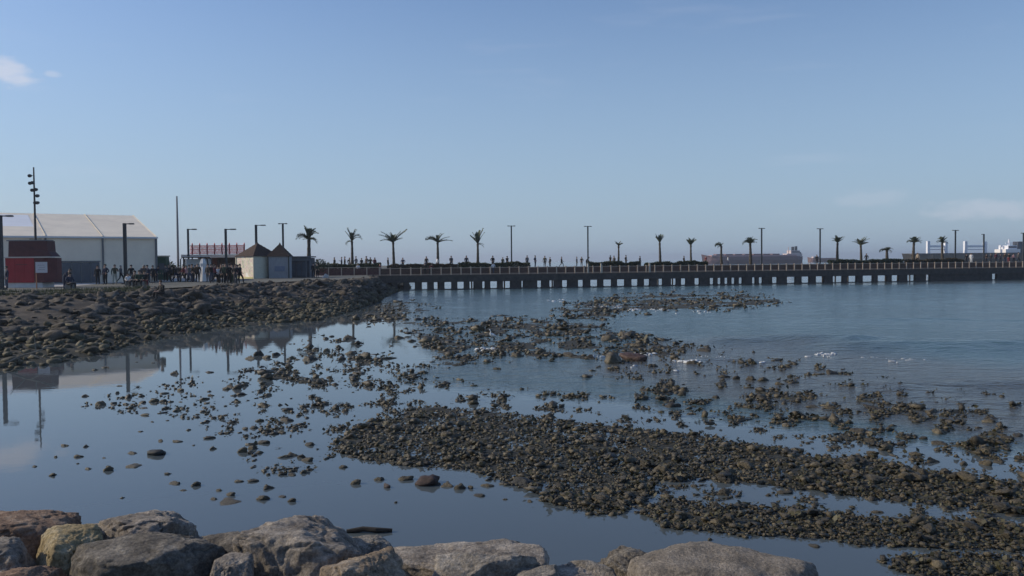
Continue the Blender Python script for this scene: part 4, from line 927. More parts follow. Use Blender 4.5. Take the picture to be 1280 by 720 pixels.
def hut(x0, x1, yeave, yapex, Z, rz, mf, ms, label, extra):
    a, b_ = PZ(x0, 345, Z), PZ(x1, 345, Z); wd = (b_[0] - a[0]); cx_ = (a[0] + b_[0]) / 2
    wd = wd / (math.cos(abs(rz)) + .0 * abs(math.sin(rz)))
    he = PZ((x0 + x1) / 2, yeave, Z)[2] - 2.2; ha = PZ((x0 + x1) / 2, yapex, Z + wd / 2)[2] - 2.2
    o = empty("beach_hut", (cx_, Z + wd / 2 * math.cos(rz), 2.2), rz, label, "hut", "pointed beach huts"); h2 = wd / 2
    MB().box((0, -h2 + .04, he / 2), (wd - .02, .08, he)).build("front_wall", mf, o)
    MB().box((0, h2 - .04, he / 2), (wd - .02, .08, he)).build("back_wall", ms, o)
    for sg in (-1, 1): MB().box((sg * (h2 - .05), 0, he / 2), (.08, wd - .17, he)).build("side_wall", ms, o)
    ov = h2 + .16; mb = MB(); n = 7
    for k in range(n):                                        # shingle courses, each a step proud of the one above
        f0, f1 = k / n, (k + 1) / n; r0, r1 = ov * (1 - f0), ov * (1 - f1) + .05; z0, z1 = he + (ha - he) * f0, he + (ha - he) * f1
        v = [(sx * r0, sy * r0, z0) for sx, sy in ((-1, -1), (1, -1), (1, 1), (-1, 1))] + [(sx * r1 * .98, sy * r1 * .98, z1) for sx, sy in ((-1, -1), (1, -1), (1, 1), (-1, 1))]
        mb.add(v, [(3, 2, 1, 0), (4, 5, 6, 7), (0, 1, 5, 4), (1, 2, 6, 5), (2, 3, 7, 6), (3, 0, 4, 7)])
    mb.build("roof", M_thatch, o); MB().tube([(0, 0, ha - .1), (0, 0, ha + .12)], [.12, .04], 6).build("finial", M_thatch, o)
    for sx in (-1, 1): MB().box((sx * (h2 + .01), -h2 - .01, he / 2), (.12, .12, he - .02)).build("corner_post", extra, o)
    return o, wd, he
M_hg = mat("grey_hut_board", (.33, .33, .34), .8, .15, 2, .3, 8, stretch=(6, 1, 1)); M_post = mat("dark_corner_post", (.07, .065, .05), .8, .2)
o, wd, he = hut(303.5, 332.5, 320.5, 304, 97, -.68, mm, mat("cream_hut_side", (.62, .60, .48), .8, .1), "pointed beach hut with a cream mural wall and brown roof", mat("cream_post", (.6, .56, .45), .7, .1))
MB().box((0, -wd / 2 - .02, .10), (wd - .3, .05, .2)).build("base_board", mat("yellow_base_board", (.62, .58, .30), .7, .1), o)
o, wd, he = hut(334.5, 359.5, 320.5, 304.5, 97, .10, M_hg, M_hg, "pointed beach hut with plain grey wall and brown roof", M_post)
MB().box((.15, -wd / 2 - .02, 1.1), (wd * .5, .05, .6)).build("shutter", mat("blue_grey_shutter", (.22, .24, .30), .7, .1), o)
a, b_ = PZ(361.5, 345, 101), PZ(388, 345, 101); wd = b_[0] - a[0]
o = empty("flat_hut", (a[0], 101, 2.2), 0, "dark flat-roofed hut beside the first palm on land", "hut"); hh = PZ(375, 321, 101)[2] - 2.2
M_fh = mat("grey_fascia", (.17, .175, .19), .8, .15)
MB().box((wd / 2, 1.3, hh / 2 - .06), (wd, 2.2, hh - .12)).build("wall", mat("dark_hut_wall", (.075, .08, .095), .8, .25, 2), o)
MB().box((wd / 2, 1.2, hh), (wd + .25, 2.8, .14)).build("roof", M_fh, o); MB().box((wd / 2, .1, hh - .28), (wd, .08, .40)).build("fascia", M_fh, o)
for k in range(3): MB().box((wd * (.2 + .25 * k), .17, .9), (.52, .06, 1.55)).build("window", M_glz, o)
for x in (.05, wd - .5, wd - .05): MB().box((x, .1, hh / 2 - .25), (.12, .12, hh - .5)).build("post", M_fh, o)
MB().box((wd - .8, .17, .95), (.42, .05, 1.8)).build("door", M_glz, o)

pa, pb = PZ(229, 345, 103), PZ(306, 345, 103); wd = pb[0] - pa[0]
o = empty("pavilion", (pa[0], 103, 2.2), 0, "open dark pavilion with cream fascia and red lattice along its roof", "pavilion")
zf0, zf1, zr = PZ(265, 322, 103)[2] - 2.2, PZ(265, 318, 103)[2] - 2.2, PZ(265, 305.5, 103)[2] - 2.2
M_dk = mat("pavilion_dark", (.05, .04, .038), .9, .3); M_redl = mat("red_lattice", (.80, .20, .18), .6, .15); M_wall = mat("pavilion_brown_wall", (.12, .06, .055), .85, .3)
MB().box((wd / 2, 5.0, zf0 / 2), (wd, .12, zf0)).build("back_wall", M_wall, o)
MB().box((wd / 2, 2.5, (zf0 + zf1) / 2), (wd + .3, 5.3, zf1 - zf0)).build("fascia", M_cream, o)
MB().box((wd * .74, 2.6, zf0 / 2), (wd * .46, 3.2, zf0 - .02)).build("inner_shade_block", M_dk, o)  # solid dark block standing in for shade in the open inside
for k in range(8): MB().box((wd * k / 7 * .985 + .05, .12, zf0 / 2), (.14, .14, zf0 - .01)).build("post", M_dk, o)
for k in range(8):
    x = PZ(240 + k * 9.3, 340, 103)[0] - pa[0]; MB().box((x, .25, (zf1 + zr) / 2), (.13, .13, zr - zf1)).build("lattice_post", mat("dark_red_post", (.30, .08, .08), .7, .2), o)
    MB().tube([(x, .25, zr), (x, .25, zr + .2)], [.1, .03], 6).build("lattice_finial", M_redl, o)
x0 = PZ(237, 340, 103)[0] - pa[0]
for z_ in (.12, .5, .88): MB().box(((x0 + wd) / 2, .25, zf1 + (zr - zf1) * z_), (wd - x0, .06, .08)).build("lattice_rail", M_redl, o)
mb = MB(); n = 42; ll = (wd - x0) / n
for k in range(n):
    xa = x0 + k * ll
    mb.tube([(xa, .3, zf1 + .06), (xa + ll, .3, zr - .15)], .028, 4); mb.tube([(xa + ll, .34, zf1 + .06), (xa, .34, zr - .15)], .028, 4)
mb.build("lattice_bars", mat("pale_red_lattice", (.90, .36, .32), .6, .15), o)
b0 = land(202, 93); o = empty("green_booth", tuple(b0), 0, "dark green booth standing behind the seated people by the marquee", "booth"); zt = PZ(202, 319.5, 93)[2] - 2.2
M_gr = mat("dark_green_paint", (.018, .060, .040), .6, .2, 3)
MB().box((0, .5, zt / 2 - .06), (.92, 1, zt - .12)).build("body", M_gr, o); MB().box((0, .5, zt - .05), (1.08, 1.2, .1)).build("roof", M_gr, o); MB().box((0, -.01, 1.5), (.6, .04, .7)).build("window", M_glz, o)
b0 = land(243, 86); o = empty("shelter", tuple(b0), 0, "small shelter with black hooped frame and white back panel", "shelter"); wz = PZ(243, 321.5, 86)[2] - 2.2; hw = 17 * 86 / F_PX
M_blk = mat("black_tube", (.02, .02, .022), .5, .1)
for y in (0, 1.2): MB().tube([(-hw, y, 0), (-hw, y, wz - .2), (-hw + .2, y, wz), (hw - .3, y, wz), (hw - .05, y, wz - .25), (hw, y, wz - .7), (hw, y, 0)], .06, 6).build("hoop", M_blk, o)
MB().box((0, 1.3, wz * .62), (hw * 1.9, .04, wz * .62)).build("back_panel", mat("white_panel", (.66, .65, .64), .7, .1), o)
MB().box((0, .6, wz + .055), (hw * 1.7, 1.3, .04)).build("roof", mat("white_panel", (.66,) * 3), o)
b0 = land(254, 82); o = empty("folded_parasol", tuple(b0), 0, "folded white parasol beside the shelter, cloth spread at its foot", "parasol")
zt = PZ(254, 322, 82)[2] - 2.2
MB().tube([(0, 0, 0), (0, 0, zt)], .03, 6).build("pole", M_blk, o)
mb = MB(); n = 14; v = []; f = []
for k, (rr_, z_) in enumerate([(.62, .05), (.5, .5), (.33, 1.1), (.22, 1.5), (.28, 1.8), (.12, zt - .1)]):
    for i in range(n): a = 6.283 * i / n; r_ = rr_ * (1 + .18 * (i % 2)); v.append((r_ * math.cos(a), r_ * math.sin(a), z_))
    if k: f += [((k - 1) * n + i, (k - 1) * n + (i + 1) % n, k * n + (i + 1) % n, k * n + i) for i in range(n)]
mb.add(v, f + [tuple(5 * n + i for i in range(n))]); mb.build("cloth", mat("white_cloth", (.72, .71, .69), .8, .08), o)
# low fence of red-brown boards before the crowd at the pier head
fe = empty("board_fence", pl(-9.3, -2.2, 2.2), PA, "low red-brown board fence at the pier's landward end", "fence")
M_rb = mat("red_brown_board", (.13, .060, .052), .8, .3, 3)
for k in range(17): MB().box((k * .5 + .25, 0, .5 + .01 * (k % 3)), (.47, .05, .9)).build("board", M_rb, fe)
for k in range(6): MB().box((k * 1.68 + .02, -.09, .55), (.12, .10, 1.15)).build("post", M_rail, fe)
MB().box((4.3, -.1, 1.08), (8.7, .05, .07)).build("rail", M_rail, fe)

# ================================================================== SHIPS
def loft(sections, cap=True):
    mb = MB(); n = len(sections[0]); v = [p for s in sections for p in s]
    f = [(i * n + k, i * n + (k + 1) % n, (i + 1) * n + (k + 1) % n, (i + 1) * n + k) for i in range(len(sections) - 1) for k in range(n)]
    if cap: f += [tuple(range(n - 1, -1, -1)), tuple((len(sections) - 1) * n + k for k in range(n))]
    return mb.add(v, f)
def hull(L_, B, top, bow_rise, mirror=1):
    secs = []
    for u in np.linspace(0, 1, 15):
        x = L_ * u * mirror; wv = B / 2 * (min(1, (u / .16)) ** .6 if u < .16 else min(1, ((1 - u) / .05 + .55)) if u > .95 else 1); wv = max(wv, .25); zt = top + bow_rise * max(0, 1 - u / .1) ** 1.3
        rake = -mirror * max(0, 1 - u / .08) * L_ * .02
        secs.append([(x, -wv * .7, -2), (x + rake * .3, -wv, top * .5), (x + rake, -wv, zt), (x + rake, wv, zt), (x + rake * .3, wv, top * .5), (x, wv * .7, -2)])
    return loft(secs)
def box_part(name, x0, x1, z0, z1, B, m, o): return MB().box(((x0 + x1) / 2, 0, (z0 + z1) / 2), (x1 - x0, B, z1 - z0)).build(name, m, o)
S = 720.0; a = PZ(879, 320, S); k = S / F_PX
zz_ = lambda x, y, S_=S: PZ(x, y, S_)[2]
M_sh = mat("ship_brown_hull", (.17, .105, .115), .7, .2, .08); M_shw = mat("ship_offwhite", (.55, .47, .46), .7, .1, .2); M_shd = mat("ship_dark", (.05, .055, .07), .7, .1); M_shr = mat("ship_rail_band", (.40, .26, .27), .7, .1)
o = empty("cargo_ship", (a[0], S, 0), 0, "long brown cargo ship lying far behind the pier", "ship"); Ls = 122 * k
hull(Ls, 16, zz_(930, 320.6), zz_(880, 317) - zz_(880, 320)).build("hull", M_sh, o)
MB().box((Ls * .5, 0, zz_(930, 320.6) + .6), (Ls * .86, 13, 1.2)).build("deck_band", M_shr, o)
for j in range(7): box_part("hatch", Ls * (.12 + .095 * j), Ls * (.12 + .095 * j) + 6, zz_(930, 320.6) + 1.2, zz_(930, 320.6) + 2.2, 11, M_sh, o)
xs = lambda x: (x - 879) * k
box_part("bridge", xs(981), xs(999.5), zz_(990, 321), zz_(990, 317), 12, M_shw, o); br = box_part("bridge", xs(986), xs(997), zz_(990, 317), zz_(990, 313), 11, M_shw, o)
mb = MB()
for j in range(6): mb.box((xs(987.5 + j * 1.7), -5.56, zz_(990, 315)), (.9, .1, 1.0))
mb.build("windows", M_shd, br)
box_part("funnel", xs(989.5), xs(991.8), zz_(990, 313), zz_(990, 308.5), 3, M_shd, o); box_part("funnel", xs(993.8), xs(995.8), zz_(990, 313), zz_(990, 307.8), 3, M_shd, o)
MB().tube([(xs(985.5), 0, zz_(990, 318)), (xs(985.5), 0, zz_(990, 308.5))], [.5, .3], 6).build("mast", M_shw, o); MB().tube([(xs(1000.5), 0, zz_(1000, 324)), (xs(1000.5), 0, zz_(1000, 315))], [1.0, .5], 6).build("mast", M_shd, o)
S2 = 900.0; a2 = PZ(1010, 323, 860); o = empty("small_ship", (a2[0], 860, 0), 0, "low reddish barge between the brown ship and the dark hedge", "ship"); k2 = 860 / F_PX
hull(34 * k2, 9, PZ(1020, 322.5, 860)[2], 1.0).build("hull", mat("barge_red", (.22, .13, .12), .7, .2, .1), o); MB().box((10 * k2, 0, PZ(1020, 322, 860)[2] + .4), (9 * k2, 6, 1.4)).build("deckhouse", M_shw, o)
S = 560.0; a = PZ(1131, 320, S); k = S / F_PX; Ls = 190 * k
o = empty("gantry_ship", (a[0], S, 0), 0, "dark olive ship with white gantries and white bridge far behind the pier", "ship"); xs = lambda x: (x - 1131) * k
zd = zz_(1180, 318.3, S)
hull(Ls, 18, zd, 1.0).build("hull", mat("ship_olive_hull", (.085, .07, .05), .7, .2, .08), o)
MB().box((Ls * .46, 0, zd + .5), (Ls * .88, 15, .9)).build("deck_band", mat("ship_dark_band", (.07, .065, .06), .7, .2, .2), o)
M_gw = mat("gantry_white", (.80, .80, .84), .6, .05)
for x0, x1 in ((1160, 1182), (1206.5, 1231)):
    g = MB().box((xs(x0), 0, (zd + zz_(x0, 301.5, S)) / 2), (1.7, 2.2, zz_(x0, 301.5, S) - zd)).build("gantry_leg", M_gw, o)
    MB().box((xs(x1), 0, (zd + zz_(x1, 302, S)) / 2), (1.7, 2.2, zz_(x1, 302, S) - zd)).build("gantry_leg", M_gw, o)
    MB().box((xs((x0 + x1) / 2), .02, zz_(x0, 308, S)), (xs(x1) - xs(x0) - 1.7, 1.4, 1.3)).build("gantry_beam", M_gw, o)
    MB().box((xs((x0 + x1) / 2), .02, zz_(x0, 312, S)), (xs(x1) - xs(x0) - 1.7, 1.0, .5)).build("gantry_beam", mat("gantry_pale", (.5, .5, .6), .7, .05), o)
box_part("bridge", xs(1250), xs(1268), zd + .95, zz_(1258, 311.5, S), 13, mat("ship_white", (.82, .78, .76), .6, .06, .3), o); br = box_part("bridge", xs(1254), xs(1265), zz_(1258, 311.5, S), zz_(1258, 307, S), 11, M_gw, o)
box_part("radar_dome", xs(1249.5), xs(1252), zz_(1250, 309, S), zz_(1250, 306.5, S), 2, M_gw, o); MB().tube([(xs(1250.7), 0, zz_(1250, 312, S)), (xs(1250.7), 0, zz_(1250, 308, S))], .4, 6).build("mast", M_gw, o)
MB().tube([(xs(1261), 0, zz_(1260, 308, S)), (xs(1261), 0, zz_(1260, 299, S))], [.9, .4], 6).build("mast", M_gw, o); MB().box((xs(1261), 0, zz_(1260, 304, S)), (4.5, .6, .6)).build("yard", M_gw, o)
box_part("funnel", xs(1269), xs(1274.5), zd + .95, zz_(1272, 302, S), 6, M_shd, o)
mb = MB()
for j in range(6): mb.box((xs(1255.2 + j * 1.7), -5.56, zz_(1258, 309, S)), (.8, .1, 1.1))
mb.build("windows", M_shd, br)

# ================================================================== PEOPLE
def skin_person(pose):
    """one continuous body grown over a posed skeleton; returns (mesh, hair mesh); materials: skin, jacket, trousers, shoes"""
    J = {'pel': (0, 0, .93, .125), 'wai': (0, 0, 1.08, .115), 'che': (0, .01, 1.30, .145), 'nec': (0, .0, 1.46, .056), 'hea': (0, -.02, 1.56, .078), 'top': (0, -.01, 1.655, .088)}
    def arm(s, el, wr, ha): J['sh%d' % s] = (s * .175, .01, 1.385, .066); J['el%d' % s] = el + (.046,); J['wr%d' % s] = wr + (.032,); J['ha%d' % s] = ha + (.036,)
    def leg(s, kn, an, to): J['hi%d' % s] = (s * .085, 0, .88, .098); J['kn%d' % s] = kn + (.062,); J['an%d' % s] = an + (.043,); J['to%d' % s] = to + (.036,)
    for s in (1, -1):
        arm(s, (s * .235, .03, 1.13), (s * .24, -.04, .90), (s * .235, -.06, .82)); leg(s, (s * .095, -.015, .49), (s * .10, .02, .08), (s * .115, -.13, .04))
    if pose == 'walk':
        leg(1, (.09, -.19, .52), (.10, -.22, .10), (.105, -.36, .07)); leg(-1, (-.09, .05, .50), (-.10, .34, .16), (-.105, .25, .05))
        arm(1, (.23, .14, 1.15), (.23, .12, .93), (.23, .09, .86)); arm(-1, (-.23, -.10, 1.14), (-.22, -.26, .98), (-.21, -.32, .93))
    if pose == 'pockets':
        for s in (1, -1): arm(s, (s * .28, .07, 1.15), (s * .20, -.06, .98), (s * .17, -.10, .93))
    if pose == 'talk':
        arm(1, (.25, -.02, 1.14), (.16, -.26, 1.20), (.13, -.33, 1.24)); leg(-1, (-.12, -.06, .49), (-.14, .0, .08), (-.17, -.15, .04))
    if pose == 'lean':
        for k_ in ('che', 'nec', 'hea', 'top'): x, y, z, r = J[k_]; J[k_] = (x, y - (z - .93) * .55, z - (z - .93) * .18, r)
        for s in (1, -1): J['sh%d' % s] = (s * .175, -.24, 1.30, .066); J['el%d' % s] = (s * .22, -.30, 1.05, .046); J['wr%d' % s] = (s * .16, -.42, .90, .032); J['ha%d' % s] = (s * .14, -.48, .86, .036)
    if pose == 'sit':
        dz = -.48
        for k_ in list(J):
            x, y, z, r = J[k_]
            if k_[:2] not in ('kn', 'an') and k_ not in ('to1', 'to-1'): J[k_] = (x, y - max(0, z - .93) * .12, z + dz, r)
        for s in (1, -1):
            leg(s, (s * .13, -.42, .47), (s * .13, -.40, .08), (s * .14, -.55, .04)); J['hi%d' % s] = (s * .09, -.03, .42, .10)
            J['el%d' % s] = (s * .24, -.10, .66, .046); J['wr%d' % s] = (s * .16, -.30, .56, .032); J['ha%d' % s] = (s * .12, -.37, .54, .036)
    names = list(J); ix = {n: i for i, n in enumerate(names)}
    E_ = [('pel', 'wai'), ('wai', 'che'), ('che', 'nec'), ('nec', 'hea'), ('hea', 'top')]
    for s in (1, -1): E_ += [('che', 'sh%d' % s), ('sh%d' % s, 'el%d' % s), ('el%d' % s, 'wr%d' % s), ('wr%d' % s, 'ha%d' % s), ('pel', 'hi%d' % s), ('hi%d' % s, 'kn%d' % s), ('kn%d' % s, 'an%d' % s), ('an%d' % s, 'to%d' % s)]
    me = bpy.data.meshes.new('body_cage'); me.from_pydata([J[n][:3] for n in names], [(ix[a], ix[b_]) for a, b_ in E_], []); o = bpy.data.objects.new('body_cage', me); COL.objects.link(o)
    o.modifiers.new('s', 'SKIN'); sv = me.skin_vertices[0].data
    for i, n in enumerate(names): sv[i].radius = (J[n][3], J[n][3]); sv[i].use_root = (n == 'pel')
    o.modifiers.new('u', 'SUBSURF').levels = 1
    bpy.context.view_layer.update(); dg = bpy.context.evaluated_depsgraph_get(); ev = bpy.data.meshes.new_from_object(o.evaluated_get(dg)); bpy.data.objects.remove(o)
    V = [tuple(v.co) for v in ev.vertices]; Fs = [tuple(p.vertices) for p in ev.polygons]
    seg = [(np.array(J[a][:3]), np.array(J[b_][:3]), a, b_) for a, b_ in E_]
    def matof(c):
        best = min(seg, key=lambda q: np.linalg.norm(c - q[0] - np.clip((c - q[0]) @ (q[1] - q[0]) / ((q[1] - q[0]) @ (q[1] - q[0])), 0, 1) * (q[1] - q[0])))
        a, b_ = best[2], best[3]
        if b_ in ('hea', 'top') or b_.startswith('ha') or (b_ == 'nec' and c[2] > J['nec'][2] - .02): return 0
        if b_.startswith('to'): return 3
        if b_[:2] in ('hi', 'kn', 'an'): return 2
        return 1
    mi = [matof(np.mean([V[i] for i in f], 0)) for f in Fs]
    mb = MB(); mb.v, mb.f = V, Fs; nf = len(Fs)
    for s in (1, -1):                                       # five bent fingers on each palm
        w_, h_ = np.array(J['wr%d' % s][:3]), np.array(J['ha%d' % s][:3]); d = (h_ - w_) / np.linalg.norm(h_ - w_); sd_ = np.array([0, 1, 0]) if abs(d[1]) < .8 else np.array([1, 0, 0]); cu = np.cross(d, sd_) * s * .02
        for q, (off, ln) in enumerate([(-.027, .060), (-.009, .075), (.009, .080), (.026, .070)]):
            p0 = h_ + sd_ * off + d * .015; mb.tube([p0, p0 + d * ln * .55 + cu * .4, p0 + d * ln + cu * 1.6], [.010, .009, .006], 5)
        p0 = h_ - sd_ * .03 - d * .02; mb.tube([p0, p0 - sd_ * .03 + d * .03 + cu, p0 - sd_ * .035 + d * .055 + cu * 1.5], [.011, .010, .007], 5)
    hx, hy, hz_ = J['top'][:3]
    mb.tube([(hx, hy - .070, hz_ - .045), (hx, hy - .105, hz_ - .075), (hx, hy - .08, hz_ - .085)], [.008, .016, .010], 5)     # nose
    for s in (1, -1): mb.tube([(hx + s * .072, hy + .01, hz_ - .04), (hx + s * .085, hy + .012, hz_ - .065), (hx + s * .072, hy + .005, hz_ - .09)], [.010, .016, .008], 5)   # ears
    body = bpy.data.meshes.new('person_body'); body.from_pydata(mb.v, [], mb.f)
    for k_ in range(4): body.materials.append(None)
    body.polygons.foreach_set('material_index', mi + [0] * (len(mb.f) - nf)); body.polygons.foreach_set('use_smooth', [True] * len(mb.f)); body.update()
    v, f = ico(2); keep = [q for q in f if not (v[q].mean(0)[1] < -.35 and v[q].mean(0)[2] < .35) and v[q].mean(0)[2] > -.55]
    hair = np_mesh('hair', v * [.094, .102, .10] + [hx, hy + .012, hz_ + .008], np.array(keep), None, True)
    return body, hair
POSES = {p_: skin_person(p_) for p_ in ('stand', 'walk', 'pockets', 'talk', 'lean', 'sit')}
def cl(nm, c): return mat("cloth_" + nm, c, .9, .2, 6)
CLO = {'black': cl('black', (.018, .018, .02)), 'navy': cl('navy', (.025, .032, .06)), 'grey': cl('grey', (.09, .09, .095)), 'white': cl('white', (.72, .72, .72)), 'maroon': cl('maroon', (.12, .025, .035)), 'brown': cl('brown', (.07, .045, .03)), 'olive': cl('olive', (.05, .052, .03)),
       'pale': cl('pale', (.36, .36, .30)), 'jeans': cl('jeans', (.045, .06, .10)), 'red': cl('red', (.35, .04, .04)), 'dkgreen': cl('dkgreen', (.025, .05, .035)), 'beige': cl('beige', (.38, .31, .23)), 'pink': cl('pink', (.50, .28, .28))}
M_skin = mat("skin", (.42, .27, .20), .6, .08); HAIR = [mat("dark_hair", (.02, .016, .013), .7, .2), mat("brown_hair", (.07, .045, .03), .7, .2), mat("grey_hair", (.25, .24, .23), .7, .1)]
M_shoe = mat("dark_shoe", (.03, .028, .027), .7, .2)
CN = {'dkgreen': 'dark green', 'pale': 'pale', 'jeans': 'blue jeans', 'navy': 'navy'}
def person(pos, pose, h, top, leg, rz, label, group=None):
    body, hair = POSES[pose]; o = link("person", body); o.location = tuple(pos); s = h / 1.745; o.scale = (s * rnd.uniform(1.08, 1.28),) * 2 + (s,); o.rotation_euler = (0, 0, R(rz))
    for k_, m in enumerate((M_skin, CLO[top], CLO[leg], M_shoe)): o.material_slots[k_].link = 'OBJECT'; o.material_slots[k_].material = m
    hm = link("hair", hair, o); hm.material_slots[0].link = 'OBJECT'; hm.material_slots[0].material = rnd.choice((HAIR[0], HAIR[0], HAIR[0], HAIR[1], HAIR[2]))
    return tag(o, label, "person", group)
LAND = [(122, 74, 'stand', 1.70, 'black', 'black', 10, "person all in black, first of three standing before the marquee"),
 (131.5, 74, 'pockets', 1.80, 'navy', 'black', -20, "person in navy jacket standing in the middle of three by the marquee"),
 (143.5, 74, 'talk', 1.76, 'olive', 'pale', 30, "person in dark top and pale trousers, third of three by the marquee"),
 (160, 70, 'sit', 1.4, 'white', 'grey', 20, "person in white top sitting beside the lamp before the marquee"),
 (178, 72, 'lean', 1.84, 'grey', 'black', 40, "tall person in grey leaning over the seated group"),
 (169.5, 67, 'sit', 1.75, 'black', 'black', -10, "person in black sitting in the group left of the booth"),
 (174.5, 66, 'sit', 1.8, 'dkgreen', 'black', 15, "person in dark green sitting in the group left of the booth"),
 (180.5, 68, 'sit', 1.75, 'black', 'maroon', 30, "person in black with maroon trousers sitting in the group"),
 (187, 82, 'lean', 1.7, 'black', 'grey', -60, "person in black bending forward between the group and green booth"),
 (194.5, 83, 'lean', 1.7, 'navy', 'black', 60, "person in navy bending forward close to the green booth"),
 (8, 63, 'stand', 1.72, 'navy', 'jeans', -40, "person in navy and jeans behind the lamp by the red kiosk"),
 (81, 61, 'lean', 1.6, 'navy', 'navy', 80, "person in dark blue bending beside the red kiosk's end"),
 (86, 60, 'sit', 1.7, 'navy', 'black', 60, "person in dark blue sitting beside the red kiosk's end"),
 (215, 82, 'stand', 1.55, 'black', 'black', 0, "person in black standing right of the dark green booth"),
 (219.5, 82, 'walk', 1.62, 'black', 'navy', 90, "person in black and navy walking beside the thin mast"),
 (229, 80, 'walk', 1.72, 'maroon', 'black', -70, "person in maroon jacket walking before the shelter"),
 (233, 81, 'stand', 1.6, 'pink', 'black', 10, "person in pink top standing before the shelter"),
 (240, 82, 'pockets', 1.74, 'black', 'black', -30, "person in black with bent arms before the shelter's hoop"),
 (247, 81, 'stand', 1.78, 'brown', 'black', 20, "person in brown coat beside the folded white parasol"),
 (264, 77, 'talk', 1.74, 'black', 'jeans', 60, "person in black gesturing to the right of the white parasol"),
 (268.5, 74, 'walk', 1.72, 'maroon', 'black', 90, "person in maroon top and black trousers walking before the pavilion"),
 (272.5, 75, 'stand', 1.55, 'white', 'black', 20, "person in white top standing before the pavilion"),
 (276.5, 76, 'pockets', 1.76, 'brown', 'brown', -10, "person in brown standing left of the pavilion lamp"),
 (282, 73, 'stand', 1.80, 'dkgreen', 'black', 10, "person in dark green directly before the pavilion lamp"),
 (286.5, 73, 'talk', 1.74, 'black', 'black', 50, "person in black gesturing right of the pavilion lamp"),
 (290.5, 74, 'stand', 1.72, 'grey', 'dkgreen', -40, "person in grey jacket in the group before the pavilion"),
 (294.5, 72, 'pockets', 1.70, 'black', 'grey', 0, "person in black jacket and grey trousers before the pavilion"),
 (300, 73, 'walk', 1.74, 'black', 'black', 80, "person in black walking next to the mural hut"),
 (392, 98, 'stand', 1.75, 'black', 'black', 0, "person in black beside the trunk of the first palm"),
 (396.5, 97, 'pockets', 1.72, 'olive', 'black', 40, "person in olive coat right of the first palm")]
for x, Z, po, h, a, b_, rz, lb in LAND: person(land(x, Z), po, h, a, b_, rz, lb)
for x, Z in ((160, 70), (169.5, 67), (174.5, 66), (180.5, 68), (86, 60)):
    q = land(x, Z); o = link("seat_block", MB().box((0, 0, .2), (.5, .45, .42), .1, .92).mesh("seat_block", mat("grey_seat_stone", (.20, .19, .17), .9, .25, 3, .4, 10))); o.location = (q[0], q[1] + .08, q[2])
    tag(o, f"low grey stone block under the person sitting {'in white by the lamp' if x == 160 else 'beside the red kiosk' if x == 86 else 'first in the group' if x < 172 else 'in the middle of the group' if x < 177 else 'last in the group'}", "stone block", "seat blocks under sitting people")
for x, Z, po, h, a, b_, rz, lb in [(164, 78, 'stand', 1.72, 'black', 'grey', 20, "person in black and grey standing behind the white-topped sitter"), (184, 74, 'pockets', 1.7, 'navy', 'black', -30, "person in navy with bent arms behind the seated group"), (191, 77, 'stand', 1.66, 'black', 'black', 60, "person in black upright between two bending people"), (207, 84, 'talk', 1.7, 'grey', 'black', 10, "person in grey gesturing before the dark green booth"), (211, 86, 'stand', 1.72, 'black', 'brown', 0, "person in black and brown at the booth's edge"),
   (223.5, 83, 'pockets', 1.68, 'brown', 'black', 40, "person in brown at the foot of the thin mast"), (236.5, 79, 'walk', 1.7, 'grey', 'jeans', 80, "person in grey and jeans walking before the shelter"), (244, 84, 'stand', 1.65, 'navy', 'black', 0, "person in navy under the shelter"), (260, 80, 'stand', 1.75, 'black', 'grey', -20, "person in black and grey right beside the white parasol"), (279.5, 75, 'stand', 1.7, 'black', 'black', 30, "person in black just left of the pavilion lamp"), (288.5, 75, 'talk', 1.78, 'navy', 'black', -50, "tall person in navy gesturing in the pavilion group"), (297, 74, 'stand', 1.66, 'maroon', 'black', 10, "person in maroon in the pavilion group beside the mural hut"), (266, 82, 'pockets', 1.7, 'olive', 'black', 0, "person in olive under the pavilion's fascia"), (151, 80, 'walk', 1.68, 'grey', 'black', 90, "person in grey walking along the marquee wall left of the lamp")]: person(land(x, Z), po, h, a, b_, rz, lb)
p = PZ(203, 368, 54); s_p = PZ(203, 350, 54)
person((p[0], 54, s_p[2] - 1.25), 'sit', 1.72, 'black', 'black', -35, "person in black sitting alone down on the rubble slope")
